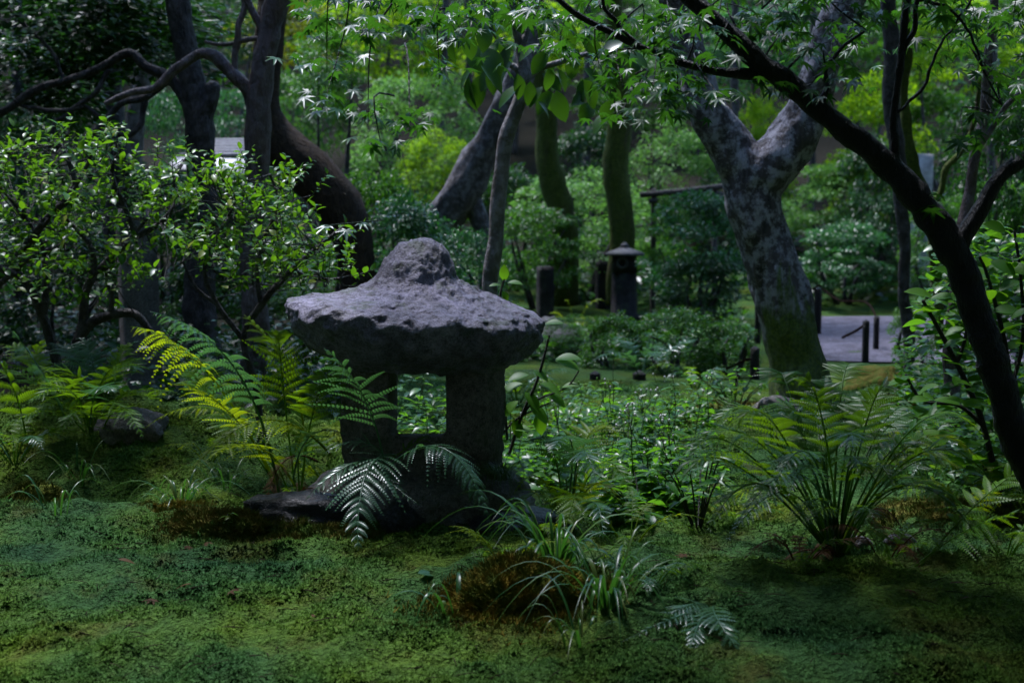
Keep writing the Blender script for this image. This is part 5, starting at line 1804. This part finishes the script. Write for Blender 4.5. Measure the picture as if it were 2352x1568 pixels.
g = gpos(1170, 5.35)
sp = thing('sapling', 'sapling with broad bright leaves rising at the lantern right shoulder', 'sapling', g)
for pts in ([(1170, 1040, 4), (1200, 950, 4), (1235, 870, 3.6), (1262, 770, 2.5)], [(1165, 1010, 3), (1150, 800, 3), (1148, 690, 2.6), (1158, 640, 2.2)], [(1195, 960, 3), (1230, 920, 2.6), (1300, 890, 2), (1330, 850, 1.6)], [(1150, 1000, 3), (1190, 960, 2.5), (1260, 925, 2)]):
    V, F = pxtube(pts, 5.35, 6)
    part(sp, 'stem', V, F, M['stem'])
for (px, py, dx, dz, s) in ((1158, 645, 0, 1, .062), (1165, 650, 1, .1, .06), (1150, 655, -1, .1, .045), (1155, 668, .3, -.6, .045), (1250, 745, 1, .25, .075), (1246, 770, 1, -.3, .03), (1225, 800, -.5, -.2, .07),
                            (1275, 825, 1, .2, .10), (1275, 828, 1, -.2, .10), (1215, 860, -.9, -.1, .085), (1225, 850, .6, -.3, .07), (1200, 880, -1, -.3, .09), (1205, 900, .5, -.5, .09), (1240, 880, .9, -.3, .09), (1190, 920, -.7, -.6, .08),
                            (1215, 930, .8, -.6, .10), (1260, 905, .7, -.4, .08), (1180, 960, .3, -.8, .08), (1290, 890, .9, .3, .07), (1235, 945, .2, -.9, .09), (1160, 940, -.8, .2, .07), (1175, 985, .9, .1, .08), (1200, 820, .4, .6, .05), (1260, 780, -.7, .3, .035)):
    leaf_at(sp, px, py, 5.35, dx, dz, s)

# large leaves of the slim grey sapling tree
lr = np.random.default_rng(5)
for (px, py, n, sx_, sy_, s) in ((1120, 110, 8, 70, 50, .19), (1190, 150, 7, 60, 60, .19), (1260, 170, 8, 70, 60, .18), (1340, 170, 8, 70, 60, .18), (1250, 60, 7, 80, 50, .18), (1090, 190, 4, 20, 20, .20), (1380, 260, 4, 40, 20, .20), (1240, 230, 5, 50, 30, .17), (1420, 130, 5, 40, 40, .17), (1130, 30, 5, 60, 30, .18)):
    for q in range(n):
        leaf_obj('leaf', 'broad', 'leaf_big', bl, W(px + lr.normal(0, sx_ * .6), py + lr.normal(0, sy_ * .6) - 30, 6.6 + lr.normal(0, .25)), (lr.normal(0, .7), lr.normal(0, .4), -.8), (lr.normal(0, .4), -.5, .8), s * lr.uniform(.7, 1.1) * .8)

# broad-leaved bush at the right edge
g = gpos(2310, 4.95)
rb = thing('broadleaf_bush', 'broad-leaved evergreen bush behind the dark bough at right edge', 'bush', g)
rstems = ([(2330, 1230, 9), (2290, 1100, 8), (2250, 950, 7), (2190, 820, 6), (2120, 690, 4)], [(2320, 1200, 7), (2330, 1000, 7), (2310, 800, 6), (2270, 640, 4), (2250, 590, 3)],
          [(2260, 980, 5), (2200, 930, 5), (2120, 920, 4), (2080, 860, 3)], [(2320, 900, 5), (2350, 780, 5), (2345, 640, 4), (2330, 530, 3)], [(2200, 830, 5), (2220, 760, 4), (2210, 690, 3), (2190, 650, 3)], [(2290, 1100, 5), (2240, 1060, 4), (2160, 1020, 3)])
lr = np.random.default_rng(8)
for pts in rstems:
    V, F = pxtube(pts, 4.95, 7, .08)
    part(rb, 'stem', V, F, M['stem_black'])
    a = np.array([p[:2] for p in pts], float)
    nL = 26
    for q in range(nL):
        t = .25 + .75 * q / (nL - 1)
        i = min(int(t * (len(a) - 1)), len(a) - 2)
        f = t * (len(a) - 1) - i
        p = a[i] + (a[i + 1] - a[i]) * f + lr.normal(0, 14, 2)
        an = q * 2.4 + lr.uniform(-.5, .5)
        leaf_obj('leaf', 'broad', 'leaf_broad', rb, W(p[0], p[1], 4.95 + lr.normal(0, .1)), (math.cos(an), math.sin(an) * .7, lr.uniform(-.3, .7)), (lr.normal(0, .3), -.3 + lr.normal(0, .2), 1), .088 * lr.uniform(.6, 1.15))

rn = 900
rpx, rpy = lr.uniform(2090, 2420, rn), lr.uniform(520, 1010, rn)
okr = (rpx > 2080 + .35 * np.abs(rpy - 760)) & (vnoise(np.stack([rpx / 60, rpy / 60, 0 * rpx], 1), 5) > -.3)
rP = np.array([W(a, b, 5.15 + abs(lr.normal(0, .25))) for a, b in zip(rpx[okr], rpy[okr])])
ra = lr.uniform(0, 6.28, len(rP))
V, F = scatter(*BROAD, rP, np.stack([np.cos(ra), np.sin(ra), lr.uniform(-.4, .5, len(rP))], 1), lr.normal(0, .3, (len(rP), 3)) + [0, -.2, 1], lr.uniform(.045, .09, len(rP)))
part(rb, 'foliage', V, F, M['leaf_under'], True)['kind'] = 'stuff'


# ------------------------------------------------------------------ the two small-leaved shrubs at left
def sprig_shrub(label, base, stems, regions, d0, nspr, leaf_s, seed, stem_mat='bark_dark', nobj=290):
    g = gpos(*base)
    root = thing('small_leaved_shrub', label, 'shrub', g)
    r = np.random.default_rng(seed)
    skel = []
    for pts in stems:
        V, F = pxtube(pts, d0, 8, .08, 12)
        part(root, 'branch', V, F, M[stem_mat])
        P = np.array([W(p[0], p[1], p[3] if len(p) > 3 else d0) for p in pts])
        skel.append(P)
    SK = np.concatenate([np.array([P[i] + (P[i + 1] - P[i]) * f for i in range(len(P) - 1) for f in np.linspace(0, 1, 6)]) for P in skel])
    tw, pos, dirs, nrm, sz = [], [], [], [], []
    area = np.array([q[2] * q[3] for q in regions], float)
    cnt = (area / area.sum() * nspr).astype(int)
    for (cx, cy, rx, ry), n in zip(regions, cnt):
        for q in range(n):
            a, u = r.uniform(0, 6.28), math.sqrt(r.uniform())
            c = W(cx + math.cos(a) * u * rx, cy + math.sin(a) * u * ry, d0 + r.normal(0, .28))
            # sprigs leave the nearest branch and end at c
            k = SK[np.argmin(((SK - c) ** 2).sum(1))]
            dv = c - k
            L = np.linalg.norm(dv)
            if L > .12:
                tw.append(tube([k, (k + c) / 2 + r.normal(0, .02, 3) + [0, 0, -.01], c], [.0035, .0026, .0016], 5, .05))
            u_ = unit(dv * .4 / max(L, .05) + r.normal(0, .45, 3) + [0, 0, .75])
            ln = r.uniform(.07, .13)
            tw.append(tube([c, c + u_ * ln * .5 + r.normal(0, .004, 3), c + u_ * ln], [.0018, .0014, .0008], 4, .05))
            nl = r.integers(7, 11)
            for m in range(nl):
                t = (m + .6) / nl
                az = m * 2.4 + r.uniform(-.4, .4)
                s1 = unit(np.cross(u_, [.3, .8, .1]))
                s2 = np.cross(u_, s1)
                o = s1 * math.cos(az) + s2 * math.sin(az) + u_ * (.35 + .5 * t) + [0, 0, -.15]
                pos.append(c + u_ * ln * t)
                dirs.append(o)
                nrm.append(np.array([0, 0, 1.0]) + u_ * .3 + r.normal(0, .3, 3))
                sz.append(leaf_s * r.uniform(.42, 1.25))
    V, F = cat_mesh(tw)
    part(root, 'twigs', V, F, M['stem_black'], False)['kind'] = 'stuff'
    pos, dirs, nrm, sz = map(np.array, (pos, dirs, nrm, sz))
    order = np.argsort(pos[:, 1] - sz * 6)
    near_i, rest = order[:nobj], order[nobj:]
    for q in near_i:
        leaf_obj('leaf', 'oval', 'leaf_shrub_obj', root, pos[q], dirs[q], nrm[q], sz[q])
    T = oval_leaf(.25, 3)
    V, F = scatter(*T, pos[rest], dirs[rest], nrm[rest], sz[rest])
    part(root, 'foliage', V, F, M['leaf_shrub'], True)['kind'] = 'stuff'
    return root


sprig_shrub('large small-leaved shrub with dark crooked branches at left', (130, 6.2),
            [[(140, 960, 13), (135, 850, 12), (70, 660, 11), (0, 615, 9), (-60, 560, 6)], [(40, 590, 9), (110, 500, 9), (170, 440, 8), (165, 390, 6), (140, 330, 4)], [(150, 455, 7), (190, 400, 5), (215, 340, 4)],
             [(170, 940, 14), (175, 820, 13), (190, 740, 11), (205, 650, 10), (290, 560, 8), (310, 540, 8), (280, 460, 6), (258, 400, 5), (270, 330, 4)], [(310, 545, 7), (370, 510, 6), (405, 460, 5), (400, 410, 4), (430, 360, 3)],
             [(175, 790, 13), (205, 745, 12), (260, 722, 11), (310, 722, 10), (345, 760, 8)], [(200, 660, 8), (215, 610, 8), (205, 560, 6), (150, 500, 4)], [(250, 730, 7), (258, 680, 6), (250, 610, 5), (340, 500, 4)], [(100, 720, 10), (105, 640, 8), (95, 560, 5), (60, 500, 4)],
             [(-40, 690, 8), (60, 600, 6), (150, 560, 5)]],
            [(70, 400, 110, 90), (220, 390, 150, 80), (380, 420, 90, 70), (90, 520, 130, 90), (250, 520, 150, 80), (100, 640, 120, 60), (260, 640, 120, 50), (400, 520, 70, 60)], 6.1, 290, .043, 21)
sprig_shrub('smaller bright-leaved shrub between granite post and lantern cap', (600, 5.75),
            [[(600, 1030, 9), (590, 900, 9), (560, 780, 8), (600, 700, 8), (670, 620, 7), (740, 560, 5), (790, 520, 3)], [(560, 780, 7), (500, 700, 6), (470, 620, 5), (500, 540, 4), (540, 470, 3)], [(600, 700, 6), (590, 620, 5), (610, 540, 4), (640, 470, 3), (620, 400, 3)],
             [(670, 620, 5), (720, 640, 4), (780, 640, 3)], [(500, 700, 5), (450, 660, 4), (420, 600, 3)]],
            [(520, 480, 100, 90), (640, 500, 110, 90), (700, 590, 100, 80), (560, 620, 110, 70), (760, 640, 70, 40), (470, 580, 70, 60), (650, 410, 50, 40)], 5.65, 185, .040, 22)

# ------------------------------------------------------------------ the near maple
g = W(2490, 1330, 4.2)
g[2] = Hs(g[0], 4.2)
mp = thing('maple_tree', 'wet black maple leaning in from the right edge with long bough', 'tree', g)
limbs = [
    ('trunk', [(2500, 1370, 45.8), (2430, 1210, 41.4), (2360, 1060, 37.8), (2310, 930, 36.1), (2265, 800, 35.2), (2228, 690, 34.3), (2198, 600, 35.2), (2180, 560, 35.2), (2150, 505, 33.4), (2100, 445, 31.7), (2040, 385, 29.0), (1960, 315, 27.3), (1890, 255, 25.5), (1840, 215, 24.6), (1790, 175, 26.4), (1745, 148, 25.5), (1690, 90, 21.1), (1620, 30, 19.4), (1550, -30, 17.6), (1420, -110, 15.0, 4.25), (1200, -170, 12.3, 4.3), (950, -190, 9.7, 4.4), (700, -170, 6.2, 4.5)]),
    ('limb', [(2195, 580, 29.9), (2215, 540, 23.8), (2260, 465, 19.4), (2310, 405, 17.6), (2360, 360, 16.7), (2500, 220, 14.1), (2620, 60, 8.8)]),
    ('limb', [(1760, 160, 22), (1715, 168, 15), (1650, 165, 10), (1575, 150, 9), (1500, 120, 8), (1430, 92, 8), (1350, 50, 7), (1290, 10, 6), (1240, -50, 5)]),
    ('limb', [(2050, 395, 12), (2052, 330, 10), (2055, 240, 9), (2065, 150, 9), (2078, 60, 8), (2090, -60, 7)]),
    ('limb', [(2062, 170, 7), (2080, 110, 7), (2100, 60, 6), (2110, 0, 6), (2130, -60, 5)]),
    ('limb', [(1890, 250, 10), (1898, 200, 7), (1900, 160, 5), (1935, 110, 4), (1990, 70, 3)]),
    ('limb', [(2060, 260, 4), (2120, 200, 4), (2150, 120, 3), (2190, 60, 3), (2230, 0, 3)]),
    ('limb', [(1475, 112, 5), (1420, 60, 5), (1390, 20, 4), (1380, -30, 4)]),
    ('limb', [(2110, 0, 5), (2180, 20, 4), (2230, 80, 3), (2260, 160, 3), (2300, 240, 2)]),
]
for nm, pts in limbs:
    V, F = pxtube(pts, 4.2, 28 if nm == 'trunk' else 12, .15, 24, 5, .012 if nm == 'trunk' else None, .45 if nm == 'trunk' else 1.0) if nm == 'trunk' else pxtube(pts, 4.2, 12, .10, 20, 5, None, .35 if nm == 'trunk' else .9)
    part(mp, nm, V, F, M['bark_wet'])
# leafy sprays: (px, py, spread x, spread y, leaves, attach px, attach py, lit)
sprays = [(760, 140, 70, 35, 14, 860, -150, 0), (745, 225, 45, 30, 10, 800, -60, 0), (850, 255, 60, 25, 12, 900, 10, 0), (940, 285, 50, 25, 12, 930, 100, 0), (880, 330, 45, 20, 7, 905, 220, 0), (860, 60, 80, 30, 14, 950, -180, 0), (990, 40, 80, 30, 16, 1050, -180, 0),
          (1010, 150, 50, 30, 9, 1020, 20, 0), (1120, 20, 80, 25, 16, 1180, -170, 0), (1230, 40, 60, 30, 14, 1290, 10, 0), (1290, 110, 50, 30, 12, 1350, 50, 0), (1330, 60, 60, 30, 14, 1380, 20, 0), (1380, 140, 60, 35, 16, 1430, 92, 0), (1470, 60, 60, 35, 16, 1420, 60, 0),
          (1440, 200, 60, 30, 14, 1500, 120, 0), (1500, 190, 55, 40, 14, 1500, 120, 0), (1530, 120, 50, 40, 12, 1575, 150, 0), (1420, 260, 50, 25, 8, 1460, 170, 0), (1560, 240, 45, 35, 12, 1575, 150, 0), (1590, 180, 40, 30, 10, 1600, 158, 0), (1550, 40, 60, 30, 14, 1620, 30, 0),
          (1640, 130, 40, 25, 10, 1690, 90, 0), (1650, 215, 40, 20, 8, 1650, 165, 0), (1690, 70, 50, 30, 14, 1690, 90, 0), (1750, 40, 60, 35, 18, 1690, 60, 0), (1810, 70, 45, 30, 12, 1740, 140, 0), (1840, 20, 60, 30, 14, 1750, 20, 0), (1870, 120, 40, 25, 8, 1900, 160, 0), (1780, 190, 40, 25, 8, 1790, 175, 0), (1830, 210, 45, 20, 9, 1840, 215, 0),
          (1940, 60, 60, 35, 14, 1935, 110, 0), (1930, 160, 50, 25, 8, 1900, 160, 0), (2000, 30, 50, 30, 12, 1990, 70, 0), (2150, 20, 60, 30, 12, 2110, 0, 0), (2250, 40, 70, 35, 14, 2230, 0, 0), (2330, 40, 40, 40, 12, 2360, -60, 0), (2330, 190, 40, 30, 9, 2300, 240, 1), (2280, 170, 50, 40, 12, 2260, 160, 1),
          (2290, 270, 50, 25, 9, 2300, 240, 0), (2220, 320, 45, 20, 8, 2280, 260, 0), (2330, 335, 35, 20, 8, 2352, 360, 0), (1670, 30, 40, 30, 8, 1620, 30, 1), (1540, 210, 20, 30, 6, 1575, 150, 1), (2180, 110, 60, 40, 12, 2180, 20, 1), (1640, 60, 25, 20, 5, 1620, 30, 1), (2150, 460, 25, 15, 4, 2150, 505, 1), (1800, 110, 25, 20, 4, 1745, 148, 1)]
lr = np.random.default_rng(14)
extra = []
nobj = 0
for (px, py, sx_, sy_, n, ax, ay, lit) in sprays:
    d = 4.2 + lr.uniform(-.25, .35)
    a = W(ax, ay, 4.25)
    c = W(px, py, d)
    V, F = tube([a, (a + c) / 2 + [lr.normal(0, .05), lr.normal(0, .05), .06], c + (c - a) * .1], [.0035, .0025, .0012], 5, .04)
    tw = part(mp, 'twig', V, F, M['bark_wet'])
    for q in range(int(n * 1.5)):
        p = W(px + lr.normal(0, sx_ * .62), py + lr.normal(0, sy_ * .6), d + lr.normal(0, .13))
        an = lr.uniform(0, 6.28)
        Y = np.array([math.cos(an), math.sin(an), lr.uniform(-.9, -.15)])
        Z = np.array([lr.normal(0, .28), lr.normal(0, .28) - .12, 1.0])
        s = .046 * lr.uniform(.6, 1.3)
        if nobj < 300:
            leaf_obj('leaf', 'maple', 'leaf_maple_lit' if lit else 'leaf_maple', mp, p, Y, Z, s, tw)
            nobj += 1
        else:
            extra.append((p, Y, Z, s))
        # leaf stalks lead back to the twig
if extra:
    V, F = scatter(*MAPLE, np.array([e[0] for e in extra]), np.array([e[1] for e in extra]), np.array([e[2] for e in extra]), np.array([e[3] for e in extra]))
    part(mp, 'foliage', V, F, M['leaf_maple_far'], True)['kind'] = 'stuff'
# finer leaf layers further along the bough, too small to tell apart
nl_ = 1500
kx = lr.uniform(680, 2420, nl_)
ky = -60 + np.abs(lr.normal(0, 1, nl_)) * np.interp(kx, [680, 1000, 1400, 1700, 2000, 2420], [95, 75, 110, 85, 75, 110])
okk = vnoise(np.stack([kx / 75, ky / 38, 0 * kx], 1), 131) > -.1
kx, ky = kx[okk], ky[okk]
kP = np.array([W(a, b, 4.7 + abs(lr.normal(0, .5))) for a, b in zip(kx, ky)])
ka = lr.uniform(0, 6.28, len(kx))
V, F = scatter(*MAPLE, kP, np.stack([np.cos(ka), np.sin(ka), lr.uniform(-.8, -.1, len(kx))], 1), lr.normal(0, .3, (len(kx), 3)) + [0, -.1, 1], lr.uniform(.032, .058, len(kx)))
part(mp, 'foliage', V, F, M['leaf_maple_far'], True)['kind'] = 'stuff'
# unseen maple crown masses, placed to shade the right front moss
for c, rx, rz in (((1.3, 4.8, 2.8), .95, .40), ((2.3, 4.6, 2.8), .9, .40), ((1.2, 3.9, 2.75), .95, .40), ((2.2, 3.4, 2.9), 1.0, .5), ((.2, 4.2, 2.9), .9, .35), ((1.0, 2.9, 3.0), 1.1, .45)):
    put_foliage(mp, 'crown', c, rx, rx * .9, rz, 'leaf_maple_far', 'crown')

# two pale maple leaves on a hanging twig in front of the bent trunk
g = W(800, 515, 5.2)
tw = thing('maple_sprig', 'two pale wet maple leaves on a thin twig above the cap', 'sprig', W(880, 505, 5.2))
V, F = pxtube([(880, 505, 1.5), (810, 512, 1.5), (745, 518, 1.2)], 5.2, 5)
part(tw, 'twig', V, F, M['stem_green'])
for (px, py, dx, dz, s) in ((752, 518, -.6, -.25, .062), (795, 528, .1, -.5, .062), (830, 512, .6, -.3, .05)):
    leaf_obj('leaf', 'maple', 'frond_blue', tw, W(px, py, 5.2), (dx, -.7, dz), (0, -.25, 1), s)

# fallen leaves on the lawn
fr = np.random.default_rng(44)
FLM = [make_mesh('fallen_leaf', OVAL[0] * [.06, .06, .06], OVAL[1], M['frond_blue'], True), make_mesh('fallen_leaf', MAPLE[0] * .035, MAPLE[1], M['frond_dead'], True), make_mesh('fallen_leaf', LANCE[0] * .05, LANCE[1], M['frond_dead'], True)]
fls = [(955, 3.98, 0, 'pale fallen leaf lying on the front moss lawn')] + [(fr.uniform(60, 2300), fr.uniform(3.4, 4.5), 1 + q % 2, ('brown fallen maple leaf on the moss lawn', 'narrow brown fallen leaf on the moss lawn')[q % 2]) for q in range(22)]
fls = [fls[0]] + sorted(fls[1:], key=lambda q: q[0])
cn = {}
for px, d, k, lab in fls:
    if k:
        cn[k] = cn.get(k, 0) + 1
        lab = lab + ', %s from the left' % ORD[cn[k] - 1]
    g = gpos(px, d)
    g[2] += float(micro(np.array([g[0]]), np.array([d]))[0]) + .012
    o = link('fallen_leaf', FLM[k], None, tuple(g))
    o.rotation_euler = (fr.normal(0, .2), fr.normal(0, .2), fr.uniform(0, 6.28) if k else -1.2)
    tag(o, lab, 'leaf', 'fallen leaves on the lawn' if k else None)
